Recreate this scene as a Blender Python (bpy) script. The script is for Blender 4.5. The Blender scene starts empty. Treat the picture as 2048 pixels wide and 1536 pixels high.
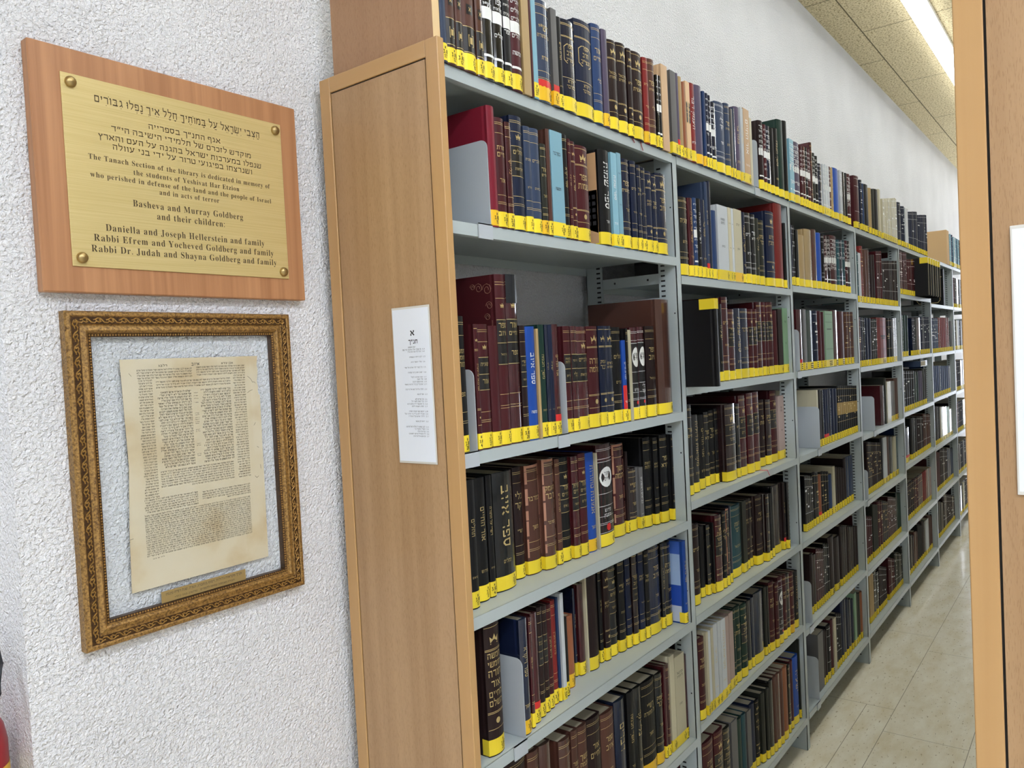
import bpy, math, random
from mathutils import Vector, Matrix

# ------------------------------------------------------------------ scene, camera, light, exposure
SC = bpy.context.scene
COL = SC.collection
SC.view_settings.view_transform = 'Standard'
SC.view_settings.look = 'None'
SC.view_settings.gamma = 1.0
SC.view_settings.use_curve_mapping = False
SC.view_settings.exposure = 0.4

CAM_POS = (-1.17383, -0.97099, 1.59531)
YAW, PITCH, ROLL, FPX = 0.652074, -0.0320015, -0.0504391, 1565.766


def make_camera():
    cy, sy, cp, sp = math.cos(YAW), math.sin(YAW), math.cos(PITCH), math.sin(PITCH)
    fwd = Vector((cp * cy, cp * sy, sp))
    right = Vector((sy, -cy, 0))
    up = right.cross(fwd)
    r = math.cos(ROLL) * right + math.sin(ROLL) * up
    u = -math.sin(ROLL) * right + math.cos(ROLL) * up
    cd = bpy.data.cameras.new('camera')
    cd.sensor_width = 36.0
    cd.sensor_fit = 'HORIZONTAL'
    cd.lens = FPX * 36.0 / 2048.0
    cd.clip_start = 0.02
    co = bpy.data.objects.new('camera', cd)
    m = Matrix((r, u, -fwd)).transposed().to_4x4()
    m.translation = Vector(CAM_POS)
    co.matrix_world = m
    COL.objects.link(co)
    SC.camera = co


make_camera()

world = bpy.data.worlds.new('world')
SC.world = world
world.use_nodes = True
world.node_tree.nodes['Background'].inputs[0].default_value = (0.8, 0.88, 1.0, 1)
world.node_tree.nodes['Background'].inputs[1].default_value = 0.0

AISLE_LIGHT = 6.0       # emission strength of the tube along the back wall
ADDED_ROW_LIGHT = 14.5    # emission strength of the unseen second row, added to light the floor
FOYER_LIGHT = 36.0      # emission strength of the tubes in the space before the shelves
WALL_Y = 0.32
CEIL_Z = 3.446
PANEL_X = -0.11

# ------------------------------------------------------------------ helpers


def lin(c):
    c = c / 255.0
    return c / 12.92 if c <= 0.04045 else ((c + 0.055) / 1.055) ** 2.4


def rgb(r, g, b):
    return (lin(r), lin(g), lin(b), 1.0)


def new_mat(name):
    m = bpy.data.materials.new(name)
    m.use_nodes = True
    nt = m.node_tree
    return m, nt, nt.nodes['Principled BSDF']


def node(nt, kind, **kw):
    n = nt.nodes.new(kind)
    for k, v in kw.items():
        if k.startswith('i_'):
            n.inputs[k[2:].replace('_', ' ')].default_value = v
        else:
            setattr(n, k, v)
    return n


def simple(name, col, rough=0.5, metal=0.0, spec=0.5, coat=0.0, coat_rough=0.1, vary=0.0, bump=None):
    m, nt, b = new_mat(name)
    b.inputs['Base Color'].default_value = col
    b.inputs['Roughness'].default_value = rough
    b.inputs['Metallic'].default_value = metal
    b.inputs['Specular IOR Level'].default_value = spec
    b.inputs['Coat Weight'].default_value = coat
    b.inputs['Coat Roughness'].default_value = coat_rough
    if vary:
        oi = node(nt, 'ShaderNodeObjectInfo')
        mr = node(nt, 'ShaderNodeMapRange')
        mr.inputs['To Min'].default_value = 1 - vary
        mr.inputs['To Max'].default_value = 1 + vary
        hs = node(nt, 'ShaderNodeHueSaturation')
        hs.inputs['Color'].default_value = col
        nt.links.new(oi.outputs['Random'], mr.inputs['Value'])
        nt.links.new(mr.outputs['Result'], hs.inputs['Value'])
        nt.links.new(hs.outputs['Color'], b.inputs['Base Color'])
    if bump:
        tc = node(nt, 'ShaderNodeTexCoord')
        nz = node(nt, 'ShaderNodeTexNoise')
        nz.inputs['Scale'].default_value = bump[0]
        nz.inputs['Detail'].default_value = 3
        bp = node(nt, 'ShaderNodeBump')
        bp.inputs['Strength'].default_value = bump[1]
        bp.inputs['Distance'].default_value = 0.001
        nt.links.new(tc.outputs['Object'], nz.inputs['Vector'])
        nt.links.new(nz.outputs['Fac'], bp.inputs['Height'])
        nt.links.new(bp.outputs['Normal'], b.inputs['Normal'])
    return m


def ramp(nt, stops):
    cr = nt.nodes.new('ShaderNodeValToRGB')
    el = cr.color_ramp.elements
    while len(el) < len(stops):
        el.new(0.5)
    for e, (p, c) in zip(el, stops):
        e.position = p
        e.color = c
    return cr


def plaster():
    m, nt, b = new_mat('rough_white_plaster')
    tc = node(nt, 'ShaderNodeTexCoord')
    n1 = node(nt, 'ShaderNodeTexNoise')
    n1.inputs['Scale'].default_value = 165
    n1.inputs['Detail'].default_value = 2.5
    n1.inputs['Roughness'].default_value = 0.55
    n1.inputs['Distortion'].default_value = 0.5
    n2 = node(nt, 'ShaderNodeTexNoise')
    n2.inputs['Scale'].default_value = 320
    n2.inputs['Detail'].default_value = 2
    mx = node(nt, 'ShaderNodeMath', operation='MULTIPLY_ADD')
    mx.inputs[1].default_value = 0.25
    bp = node(nt, 'ShaderNodeBump')
    bp.inputs['Strength'].default_value = 1.0
    bp.inputs['Distance'].default_value = 0.0105
    n3 = node(nt, 'ShaderNodeTexNoise')
    n3.inputs['Scale'].default_value = 2.5
    n3.inputs['Detail'].default_value = 2
    cr = ramp(nt, [(0.3, rgb(224, 224, 225)), (0.7, rgb(234, 234, 235))])
    for n in (n1, n2, n3):
        nt.links.new(tc.outputs['Object'], n.inputs['Vector'])
    nt.links.new(n2.outputs['Fac'], mx.inputs[0])
    nt.links.new(n1.outputs['Fac'], mx.inputs[2])
    nt.links.new(mx.outputs[0], bp.inputs['Height'])
    nt.links.new(bp.outputs['Normal'], b.inputs['Normal'])
    nt.links.new(n3.outputs['Fac'], cr.inputs['Fac'])
    nt.links.new(cr.outputs['Color'], b.inputs['Base Color'])
    b.inputs['Roughness'].default_value = 0.85
    b.inputs['Specular IOR Level'].default_value = 0.2
    return m


def wood(name, dark, light, axis='Z', scale=1.0, rough=0.45, flecks=True, contrast=1.0):
    """Fine straight-grained wood; the grain runs along `axis` of the object's own space."""
    m, nt, b = new_mat(name)
    tc = node(nt, 'ShaderNodeTexCoord')
    mp = node(nt, 'ShaderNodeMapping')
    s = {'X': (0.6, 26, 26), 'Y': (26, 0.6, 26), 'Z': (26, 26, 0.6)}[axis]
    mp.inputs['Scale'].default_value = [v * scale for v in s]
    n1 = node(nt, 'ShaderNodeTexNoise')
    n1.inputs['Scale'].default_value = 1.0
    n1.inputs['Detail'].default_value = 5
    n1.inputs['Roughness'].default_value = 0.6
    n1.inputs['Distortion'].default_value = 0.6
    cr = ramp(nt, [(0.5 - 0.25 / contrast, dark), (0.5 + 0.25 / contrast, light)])
    nt.links.new(tc.outputs['Object'], mp.inputs['Vector'])
    nt.links.new(mp.outputs['Vector'], n1.inputs['Vector'])
    nt.links.new(n1.outputs['Fac'], cr.inputs['Fac'])
    out = cr.outputs['Color']
    if flecks:
        mp2 = node(nt, 'ShaderNodeMapping')
        s2 = {'X': (110, 900, 900), 'Y': (900, 110, 900), 'Z': (900, 900, 110)}[axis]
        mp2.inputs['Scale'].default_value = s2
        n2 = node(nt, 'ShaderNodeTexNoise')
        n2.inputs['Scale'].default_value = 1.0
        n2.inputs['Detail'].default_value = 1
        c2 = ramp(nt, [(0.33, (0.80, 0.76, 0.70, 1)), (0.45, (1, 1, 1, 1))])
        mx = node(nt, 'ShaderNodeMix', data_type='RGBA', blend_type='MULTIPLY')
        mx.inputs[0].default_value = 0.8
        nt.links.new(tc.outputs['Object'], mp2.inputs['Vector'])
        nt.links.new(mp2.outputs['Vector'], n2.inputs['Vector'])
        nt.links.new(n2.outputs['Fac'], c2.inputs['Fac'])
        nt.links.new(out, mx.inputs[6])
        nt.links.new(c2.outputs['Color'], mx.inputs[7])
        out = mx.outputs[2]
    nt.links.new(out, b.inputs['Base Color'])
    b.inputs['Roughness'].default_value = rough
    return m


def brass_brushed():
    m, nt, b = new_mat('brushed_brass')
    tc = node(nt, 'ShaderNodeTexCoord')
    mp = node(nt, 'ShaderNodeMapping')
    mp.inputs['Scale'].default_value = (6, 500, 900)
    n = node(nt, 'ShaderNodeTexNoise')
    n.inputs['Scale'].default_value = 1.0
    n.inputs['Detail'].default_value = 3
    cr = ramp(nt, [(0.3, (0.60, 0.47, 0.19, 1)), (0.7, (0.70, 0.57, 0.27, 1))])
    bp = node(nt, 'ShaderNodeBump')
    bp.inputs['Strength'].default_value = 0.12
    bp.inputs['Distance'].default_value = 0.0004
    nt.links.new(tc.outputs['Object'], mp.inputs['Vector'])
    nt.links.new(mp.outputs['Vector'], n.inputs['Vector'])
    nt.links.new(n.outputs['Fac'], cr.inputs['Fac'])
    nt.links.new(n.outputs['Fac'], bp.inputs['Height'])
    nt.links.new(cr.outputs['Color'], b.inputs['Base Color'])
    nt.links.new(bp.outputs['Normal'], b.inputs['Normal'])
    b.inputs['Metallic'].default_value = 0.45
    b.inputs['Roughness'].default_value = 0.36
    return m


def antique_gold(name, dark, light, lo=0.36, hi=0.6):
    m, nt, b = new_mat(name)
    tc = node(nt, 'ShaderNodeTexCoord')
    n = node(nt, 'ShaderNodeTexNoise')
    n.inputs['Scale'].default_value = 240
    n.inputs['Detail'].default_value = 5
    n.inputs['Roughness'].default_value = 0.7
    cr = ramp(nt, [(lo, dark), (hi, light)])
    nt.links.new(tc.outputs['Object'], n.inputs['Vector'])
    nt.links.new(n.outputs['Fac'], cr.inputs['Fac'])
    nt.links.new(cr.outputs['Color'], b.inputs['Base Color'])
    b.inputs['Metallic'].default_value = 0.4
    b.inputs['Roughness'].default_value = 0.40
    return m


def old_paper():
    m, nt, b = new_mat('aged_paper')
    tc = node(nt, 'ShaderNodeTexCoord')
    n = node(nt, 'ShaderNodeTexNoise')
    n.inputs['Scale'].default_value = 9
    n.inputs['Detail'].default_value = 5
    cr = ramp(nt, [(0.3, rgb(188, 164, 124)), (0.48, rgb(206, 192, 162)), (0.7, rgb(208, 197, 172))])
    nt.links.new(tc.outputs['Object'], n.inputs['Vector'])
    nt.links.new(n.outputs['Fac'], cr.inputs['Fac'])
    nt.links.new(cr.outputs['Color'], b.inputs['Base Color'])
    b.inputs['Roughness'].default_value = 0.9
    return m


def glass_pane():
    m = bpy.data.materials.new('clear_glass')
    m.use_nodes = True
    nt = m.node_tree
    nt.nodes.clear()
    o = node(nt, 'ShaderNodeOutputMaterial')
    t = node(nt, 'ShaderNodeBsdfTransparent')
    t.inputs['Color'].default_value = (0.945, 0.965, 0.972, 1)
    g = node(nt, 'ShaderNodeBsdfGlossy')
    g.inputs['Roughness'].default_value = 0.03
    f = node(nt, 'ShaderNodeMath', operation='MULTIPLY_ADD')
    lw = node(nt, 'ShaderNodeLayerWeight')
    pw = node(nt, 'ShaderNodeMath', operation='POWER')
    pw.inputs[1].default_value = 5.0
    nt.links.new(lw.outputs['Facing'], pw.inputs[0])
    nt.links.new(pw.outputs[0], f.inputs[0])
    f.inputs[1].default_value = 0.9
    f.inputs[2].default_value = 0.04
    mx = node(nt, 'ShaderNodeMixShader')
    nt.links.new(f.outputs[0], mx.inputs[0])
    nt.links.new(t.outputs[0], mx.inputs[1])
    nt.links.new(g.outputs[0], mx.inputs[2])
    nt.links.new(mx.outputs[0], o.inputs[0])
    return m


def emitter(name, col, strength):
    m, nt, b = new_mat(name)
    b.inputs['Base Color'].default_value = (0.9, 0.9, 0.9, 1)
    b.inputs['Emission Color'].default_value = col
    b.inputs['Emission Strength'].default_value = strength
    return m


def ceiling_board():
    m, nt, b = new_mat('fibre_ceiling_board')
    tc = node(nt, 'ShaderNodeTexCoord')
    n = node(nt, 'ShaderNodeTexNoise')
    n.inputs['Scale'].default_value = 85
    n.inputs['Detail'].default_value = 4
    n.inputs['Roughness'].default_value = 0.75
    cr = ramp(nt, [(0.40, rgb(160, 140, 98)), (0.48, rgb(226, 210, 168)), (0.66, rgb(240, 227, 190))])
    bp = node(nt, 'ShaderNodeBump')
    bp.inputs['Strength'].default_value = 0.5
    bp.inputs['Distance'].default_value = 0.003
    nt.links.new(tc.outputs['Object'], n.inputs['Vector'])
    nt.links.new(n.outputs['Fac'], cr.inputs['Fac'])
    nt.links.new(n.outputs['Fac'], bp.inputs['Height'])
    nt.links.new(bp.outputs['Normal'], b.inputs['Normal'])
    nt.links.new(cr.outputs['Color'], b.inputs['Base Color'])
    b.inputs['Roughness'].default_value = 0.95
    return m


def travertine():
    m, nt, b = new_mat('polished_travertine')
    tc = node(nt, 'ShaderNodeTexCoord')
    mp = node(nt, 'ShaderNodeMapping')
    mp.inputs['Scale'].default_value = (5, 14, 5)
    n = node(nt, 'ShaderNodeTexNoise')
    n.inputs['Scale'].default_value = 1.0
    n.inputs['Detail'].default_value = 6
    n.inputs['Roughness'].default_value = 0.62
    cr = ramp(nt, [(0.30, rgb(216, 203, 170)), (0.5, rgb(226, 217, 193)), (0.70, rgb(234, 228, 208))])
    mp2 = node(nt, 'ShaderNodeMapping')
    mp2.inputs['Scale'].default_value = (40, 110, 40)
    n2 = node(nt, 'ShaderNodeTexNoise')
    n2.inputs['Scale'].default_value = 1.0
    n2.inputs['Detail'].default_value = 3
    c2 = ramp(nt, [(0.31, (0.42, 0.36, 0.27, 1)), (0.36, (1, 1, 1, 1))])
    mx = node(nt, 'ShaderNodeMix', data_type='RGBA', blend_type='MULTIPLY')
    mx.inputs[0].default_value = 0.75
    nt.links.new(tc.outputs['Object'], mp.inputs['Vector'])
    nt.links.new(tc.outputs['Object'], mp2.inputs['Vector'])
    nt.links.new(mp.outputs['Vector'], n.inputs['Vector'])
    nt.links.new(mp2.outputs['Vector'], n2.inputs['Vector'])
    nt.links.new(n.outputs['Fac'], cr.inputs['Fac'])
    nt.links.new(n2.outputs['Fac'], c2.inputs['Fac'])
    nt.links.new(cr.outputs['Color'], mx.inputs[6])
    nt.links.new(c2.outputs['Color'], mx.inputs[7])
    nt.links.new(mx.outputs[2], b.inputs['Base Color'])
    b.inputs['Roughness'].default_value = 0.16
    return m


class MB:
    """Collects faces with material slots and links them as ONE mesh object."""

    def __init__(self):
        self.v, self.f, self.mi, self.mats = [], [], [], []

    def slot(self, m):
        if m not in self.mats:
            self.mats.append(m)
        return self.mats.index(m)

    def face(self, pts, m):
        i = len(self.v)
        self.v.extend(pts)
        self.f.append(tuple(range(i, i + len(pts))))
        self.mi.append(self.slot(m))

    def mesh(self, verts, faces, m):
        i = len(self.v)
        self.v.extend(verts)
        s = self.slot(m)
        for f in faces:
            self.f.append(tuple(i + k for k in f))
            self.mi.append(s)

    def box(self, x0, x1, y0, y1, z0, z1, m):
        v = [(x0, y0, z0), (x1, y0, z0), (x1, y1, z0), (x0, y1, z0), (x0, y0, z1), (x1, y0, z1), (x1, y1, z1), (x0, y1, z1)]
        self.mesh(v, [(0, 3, 2, 1), (4, 5, 6, 7), (0, 1, 5, 4), (1, 2, 6, 5), (2, 3, 7, 6), (3, 0, 4, 7)], m)

    def bevel_box(self, x0, x1, y0, y1, z0, z1, m, c=0.0015):
        """box whose twelve edges are chamfered by c"""
        X, Y, Z = (x0, x1), (y0, y1), (z0, z1)
        vid, vv = {}, []

        def V(ix, iy, iz, a):
            k = (ix, iy, iz, a)
            if k not in vid:
                p = [X[ix], Y[iy], Z[iz]]
                for ax, i in enumerate((ix, iy, iz)):
                    if ax != a:
                        p[ax] += c if i == 0 else -c
                vid[k] = len(vv)
                vv.append(tuple(p))
            return vid[k]
        F = []
        for a in range(3):
            for s in (0, 1):
                o = [i for i in range(3) if i != a]
                q = []
                for (p, r) in ((0, 0), (1, 0), (1, 1), (0, 1)):
                    ix = [0, 0, 0]
                    ix[a] = s
                    ix[o[0]] = p
                    ix[o[1]] = r
                    q.append(V(*ix, a))
                F.append(q)
        for a in range(3):
            o = [i for i in range(3) if i != a]
            for p in (0, 1):
                for r in (0, 1):
                    q = []
                    for s, side in ((0, 0), (1, 0), (1, 1), (0, 1)):
                        ix = [0, 0, 0]
                        ix[a] = s
                        ix[o[0]] = p
                        ix[o[1]] = r
                        q.append(V(*ix, o[side]))
                    F.append(q)
        for ix in (0, 1):
            for iy in (0, 1):
                for iz in (0, 1):
                    F.append([V(ix, iy, iz, 0), V(ix, iy, iz, 1), V(ix, iy, iz, 2)])
        self.mesh(vv, F, m)

    def tube(self, pts, r, m, n=10):
        rings = []
        vv, F = [], []
        for i, p in enumerate(pts):
            p = Vector(p)
            a = Vector(pts[max(i - 1, 0)])
            b = Vector(pts[min(i + 1, len(pts) - 1)])
            d = (b - a).normalized()
            u = d.cross(Vector((0.31, 0.17, 0.93))).normalized()
            w = d.cross(u)
            for k in range(n):
                t = 2 * math.pi * k / n
                vv.append(tuple(p + r * (math.cos(t) * u + math.sin(t) * w)))
        for i in range(len(pts) - 1):
            for k in range(n):
                F.append((i * n + k, i * n + (k + 1) % n, (i + 1) * n + (k + 1) % n, (i + 1) * n + k))
        F.append(tuple(range(n))[::-1])
        F.append(tuple((len(pts) - 1) * n + k for k in range(n)))
        self.mesh(vv, F, m)

    def lathe(self, prof, origin, axis, m, n=24):
        """prof: (radius, height) pairs turned about `axis` ('Z' or '-Y')"""
        vv, F = [], []
        for (r, h) in prof:
            for k in range(n):
                t = 2 * math.pi * k / n
                a, b2 = r * math.cos(t), r * math.sin(t)
                if axis == 'Z':
                    q = (a, b2, h)
                elif axis == '-Y':
                    q = (a, -h, b2)
                else:
                    q = (-h, a, b2)
                vv.append((origin[0] + q[0], origin[1] + q[1], origin[2] + q[2]))
        for i in range(len(prof) - 1):
            for k in range(n):
                F.append((i * n + k, i * n + (k + 1) % n, (i + 1) * n + (k + 1) % n, (i + 1) * n + k))
        F.append(tuple((len(prof) - 1) * n + k for k in range(n)))
        F.append(tuple(range(n))[::-1])
        self.mesh(vv, F, m)

    def build(self, name, parent=None, smooth=False, normals=True):
        me = bpy.data.meshes.new(name)
        me.from_pydata(self.v, [], self.f)
        for m in self.mats:
            me.materials.append(m)
        me.polygons.foreach_set('material_index', self.mi)
        if normals:
            import bmesh
            bm = bmesh.new()
            bm.from_mesh(me)
            bmesh.ops.recalc_face_normals(bm, faces=bm.faces)
            bm.to_mesh(me)
            bm.free()
        if smooth:
            me.shade_smooth()
            me.set_sharp_from_angle(angle=math.radians(40))
        me.update()
        o = bpy.data.objects.new(name, me)
        COL.objects.link(o)
        if parent:
            o.parent = parent
        return o


def tag(o, label=None, cat=None, group=None, kind=None):
    if label:
        o['label'] = label
    if cat:
        o['category'] = cat
    if group:
        o['group'] = group
    if kind:
        o['kind'] = kind
    return o


def thing(name, label, cat, loc=(0, 0, 0), group=None, rz=0.0):
    o = bpy.data.objects.new(name, None)
    o.empty_display_size = 0.05
    o.location = loc
    o.rotation_euler = (0, 0, rz)
    COL.objects.link(o)
    return tag(o, label, cat, group)


# ------------------------------------------------------------------ lettering
T, t_ = 0.17, 0.115
HEB = {
    'א': [(.05, .95, .75, .05, T), (.68, 1, .66, .72, T), (.66, .72, .48, .5, t_), (.12, 0, .12, .3, T), (.13, .3, .33, .6, t_)],
    'ב': [(.05, .9, .62, .9, T), (.6, .92, .6, .08, t_), (.02, .08, .76, .08, T)],
    'ג': [(.1, .9, .4, .9, T), (.38, .92, .42, .3, t_), (.42, .32, .5, 0, t_), (.4, .3, .08, .03, t_)],
    'ד': [(.02, .9, .74, .9, T), (.58, .9, .58, 0, t_)],
    'ה': [(.02, .9, .68, .9, T), (.62, .9, .62, 0, t_), (.12, .62, .12, 0, t_)],
    'ו': [(.05, .9, .27, .9, T), (.22, .9, .22, 0, t_)],
    'ז': [(.02, .9, .38, .9, T), (.2, .9, .17, 0, t_)],
    'ח': [(.02, .9, .74, .9, T), (.66, .9, .66, 0, t_), (.13, .9, .13, 0, t_)],
    'ט': [(.1, 1, .1, .08, t_), (.06, .08, .66, .08, T), (.65, .08, .65, .9, t_), (.68, .9, .4, .9, T)],
    'י': [(.05, .9, .27, .9, T), (.22, .9, .18, .5, t_)],
    'כ': [(.05, .9, .56, .9, T), (.56, .94, .56, .06, t_), (.05, .08, .58, .08, T)],
    'ך': [(.02, .9, .64, .9, T), (.55, .9, .55, -.35, t_)],
    'ל': [(.08, 1.42, .1, .9, t_), (.06, .9, .6, .9, T), (.58, .92, .55, .5, t_), (.55, .52, .25, 0, t_)],
    'מ': [(.02, .98, .15, .72, T), (.1, .75, .04, 0, t_), (.12, .74, .4, .95, T), (.38, .94, .66, .86, T), (.66, .9, .66, .06, t_), (.35, .08, .7, .08, T)],
    'ם': [(.04, .9, .7, .9, T), (.65, .9, .65, .08, t_), (.08, .08, .7, .08, T), (.12, .9, .12, .08, t_)],
    'נ': [(.15, .9, .42, .9, T), (.38, .92, .38, .08, t_), (.02, .08, .43, .08, T)],
    'ן': [(.05, .9, .27, .9, T), (.22, .9, .22, -.35, t_)],
    'ס': [(.02, .9, .72, .9, T), (.65, .9, .6, .3, t_), (.62, .32, .36, .04, T), (.36, .04, .13, .3, T), (.13, .3, .1, .9, t_)],
    'ע': [(.04, .93, .24, .93, T), (.16, .93, .4, .12, t_), (.56, .93, .76, .93, T), (.67, .93, .5, .3, t_), (.52, .32, .02, 0, T)],
    'פ': [(.05, .9, .6, .9, T), (.6, .94, .6, .06, t_), (.05, .08, .62, .08, T), (.1, .9, .1, .5, t_), (.08, .5, .32, .5, T)],
    'ף': [(.05, .9, .6, .9, T), (.58, .94, .58, -.35, t_), (.1, .9, .1, .5, t_), (.08, .5, .32, .5, T)],
    'צ': [(.06, .97, .56, .1, T), (.6, .97, .58, .66, T), (.58, .66, .4, .44, t_), (.02, .08, .64, .08, T)],
    'ץ': [(.06, .97, .32, .48, T), (.56, .97, .52, .66, T), (.52, .66, .3, .46, t_), (.3, .5, .3, -.35, t_)],
    'ק': [(.02, .9, .7, .9, T), (.65, .9, .56, .4, t_), (.57, .42, .35, .1, t_), (.12, .6, .12, -.35, t_)],
    'ר': [(.02, .9, .62, .9, T), (.58, .92, .58, 0, t_)],
    'ש': [(.04, .95, .2, .95, T), (.1, .95, .1, .1, t_), (.06, .08, .74, .08, T), (.38, .95, .52, .95, T), (.45, .95, .38, .5, t_), (.4, .52, .12, .25, t_), (.72, .95, .88, .95, T), (.8, .95, .74, .08, t_)],
    'ת': [(.05, .9, .74, .9, T), (.66, .9, .66, 0, t_), (.17, .9, .14, .08, t_), (0, .07, .17, .07, T)],
    '״': [(.12, 1.08, .05, .62, .14), (.38, 1.08, .31, .62, .14)],
    "'": [(.08, 1.0, .04, .68, t_)],
    ',': [(.1, .1, .04, -.2, t_)], '.': [(.05, .07, .2, .07, T)], ':': [(.05, .1, .2, .1, T), (.05, .65, .2, .65, T)],
    '-': [(.05, .45, .4, .45, t_)], '(': [(.2, 1.1, .08, .5, t_), (.08, .5, .2, -.1, t_)], ')': [(.05, 1.1, .17, .5, t_), (.17, .5, .05, -.1, t_)],
    '+': [(.05, .5, .55, .5, t_), (.3, .75, .3, .25, t_)],
    '0': [(.1, .85, .1, .15, t_), (.5, .85, .5, .15, t_), (.1, .95, .5, .95, t_), (.1, .05, .5, .05, t_)],
    '1': [(.25, 1, .25, 0, t_), (.25, 1, .08, .8, t_)],
    '2': [(.08, .9, .48, .95, t_), (.5, .92, .46, .55, t_), (.48, .58, .08, .06, t_), (.06, .06, .55, .06, t_)],
    '3': [(.08, .95, .5, .95, t_), (.5, .95, .28, .58, t_), (.28, .56, .52, .35, t_), (.52, .35, .45, .05, t_), (.48, .04, .06, .06, t_)],
    '4': [(.4, 1, .06, .35, t_), (.04, .35, .6, .35, t_), (.42, .7, .42, 0, t_)],
    '5': [(.52, .95, .1, .95, t_), (.1, .95, .1, .55, t_), (.1, .55, .5, .5, t_), (.5, .5, .45, .05, t_), (.46, .05, .06, .05, t_)],
    '6': [(.45, 1, .12, .5, t_), (.1, .5, .12, .05, t_), (.1, .05, .5, .05, t_), (.5, .05, .5, .45, t_), (.5, .48, .1, .48, t_)],
    '7': [(.05, .95, .52, .95, t_), (.5, .95, .2, 0, t_)],
    '8': [(.1, .95, .5, .95, t_), (.1, .5, .5, .5, t_), (.1, .05, .5, .05, t_), (.1, .95, .1, .05, t_), (.5, .95, .5, .05, t_)],
    '9': [(.5, .95, .12, .95, t_), (.1, .95, .1, .55, t_), (.1, .52, .5, .52, t_), (.5, .95, .42, 0, t_)],
}
WIDTH = {c: max(max(s[0], s[2]) for s in st) + 0.06 for c, st in HEB.items()}
SPACE = 0.38


def stroke_quads(ch, fat=1.0):
    q = []
    for (x0, y0, x1, y1, w) in HEB[ch]:
        w *= fat
        dx, dy = x1 - x0, y1 - y0
        L = math.hypot(dx, dy) or 1
        nx, ny = -dy / L * w / 2, dx / L * w / 2
        q.append(((x0 + nx, y0 + ny), (x0 - nx, y0 - ny), (x1 - nx, y1 - ny), (x1 + nx, y1 + ny)))
    return q


QUADS = {c: stroke_quads(c) for c in HEB}
SEMI = {c: stroke_quads(c, 1.3) for c in HEB}
BOLD = {c: stroke_quads(c, 1.7) for c in HEB}


def rtl(s):
    """Hebrew in visual order: reverse the letters, keep numbers as they run"""
    out, num = [], ''
    for ch in s:
        if ch.isdigit() or ch in '+-.' and num:
            num += ch
        else:
            out.extend(reversed(num))
            num = ''
            out.append({'(': ')', ')': '('}.get(ch, ch))
    out.extend(reversed(num))
    return ''.join(reversed(out))


def text_width(s, gap=0.12):
    return sum((WIDTH[c] + gap) if c in WIDTH else SPACE for c in s) - gap


def text_quads(s, x0, x1, z, h, gap=0.12, align='fit', face=None):
    """quads for string s (visual order) between x0 and x1 with baseline z and body height h"""
    if not s:
        return []
    w = text_width(s, gap)
    k = h
    if align == 'fit':
        kx = (x1 - x0) / w
        x = x0
    else:
        kx = min(k, (x1 - x0) / w)
        x = {'c': (x0 + x1) / 2 - kx * w / 2, 'r': x1 - kx * w, 'l': x0}[align]
    res = []
    for ch in s:
        if ch in QUADS:
            for q in (face or QUADS)[ch]:
                res.append([(x + px * kx, z + pz * k) for px, pz in q])
            x += (WIDTH[ch] + gap) * kx
        else:
            x += SPACE * kx
    return res


_SERIF = {}


def serif_glyph(ch):
    """outline of a serif Latin letter as a flat mesh: verts, faces, right edge"""
    if ch in _SERIF:
        return _SERIF[ch]
    if 'A' <= ch <= 'Z':
        u = chr(0x1D400 + ord(ch) - 65)
    elif 'a' <= ch <= 'z':
        u = chr(0x1D41A + ord(ch) - 97)
    else:
        u = ch
    cu = bpy.data.curves.new('glyph', 'FONT')
    cu.body = u
    cu.size = 1.0
    cu.resolution_u = 3
    cu.offset = -0.003
    ob = bpy.data.objects.new('glyph', cu)
    me = bpy.data.meshes.new_from_object(ob)
    v = [(p.co.x, p.co.y) for p in me.vertices]
    f = [tuple(p.vertices) for p in me.polygons]
    bpy.data.objects.remove(ob)
    bpy.data.curves.remove(cu)
    bpy.data.meshes.remove(me)
    _SERIF[ch] = (v, f, max(p[0] for p in v) if v else 0.3)
    return _SERIF[ch]

MARKS = {
    '\u05b7': [(-.2, -.2, .2, -.2, .09)],
    '\u05b8': [(-.2, -.2, .2, -.2, .09), (0, -.2, 0, -.38, .09)],
    '\u05b4': [(-.05, -.25, .05, -.25, .1)],
    '\u05b5': [(-.18, -.25, -.08, -.25, .1), (.08, -.25, .18, -.25, .1)],
    '\u05b6': [(-.2, -.2, -.1, -.2, .1), (.1, -.2, .2, -.2, .1), (-.05, -.36, .05, -.36, .1)],
    '\u05b0': [(-.05, -.2, .05, -.2, .1), (-.05, -.4, .05, -.4, .1)],
    '\u05b9': [(-.4, 1.14, -.28, 1.14, .12)],
    '\u05bc': [(-.1, .48, .02, .48, .12)],
    '\u05c2': [(-.42, 1.14, -.3, 1.14, .12)],
    '\u05c1': [(.3, 1.14, .42, 1.14, .12)],
}


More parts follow.
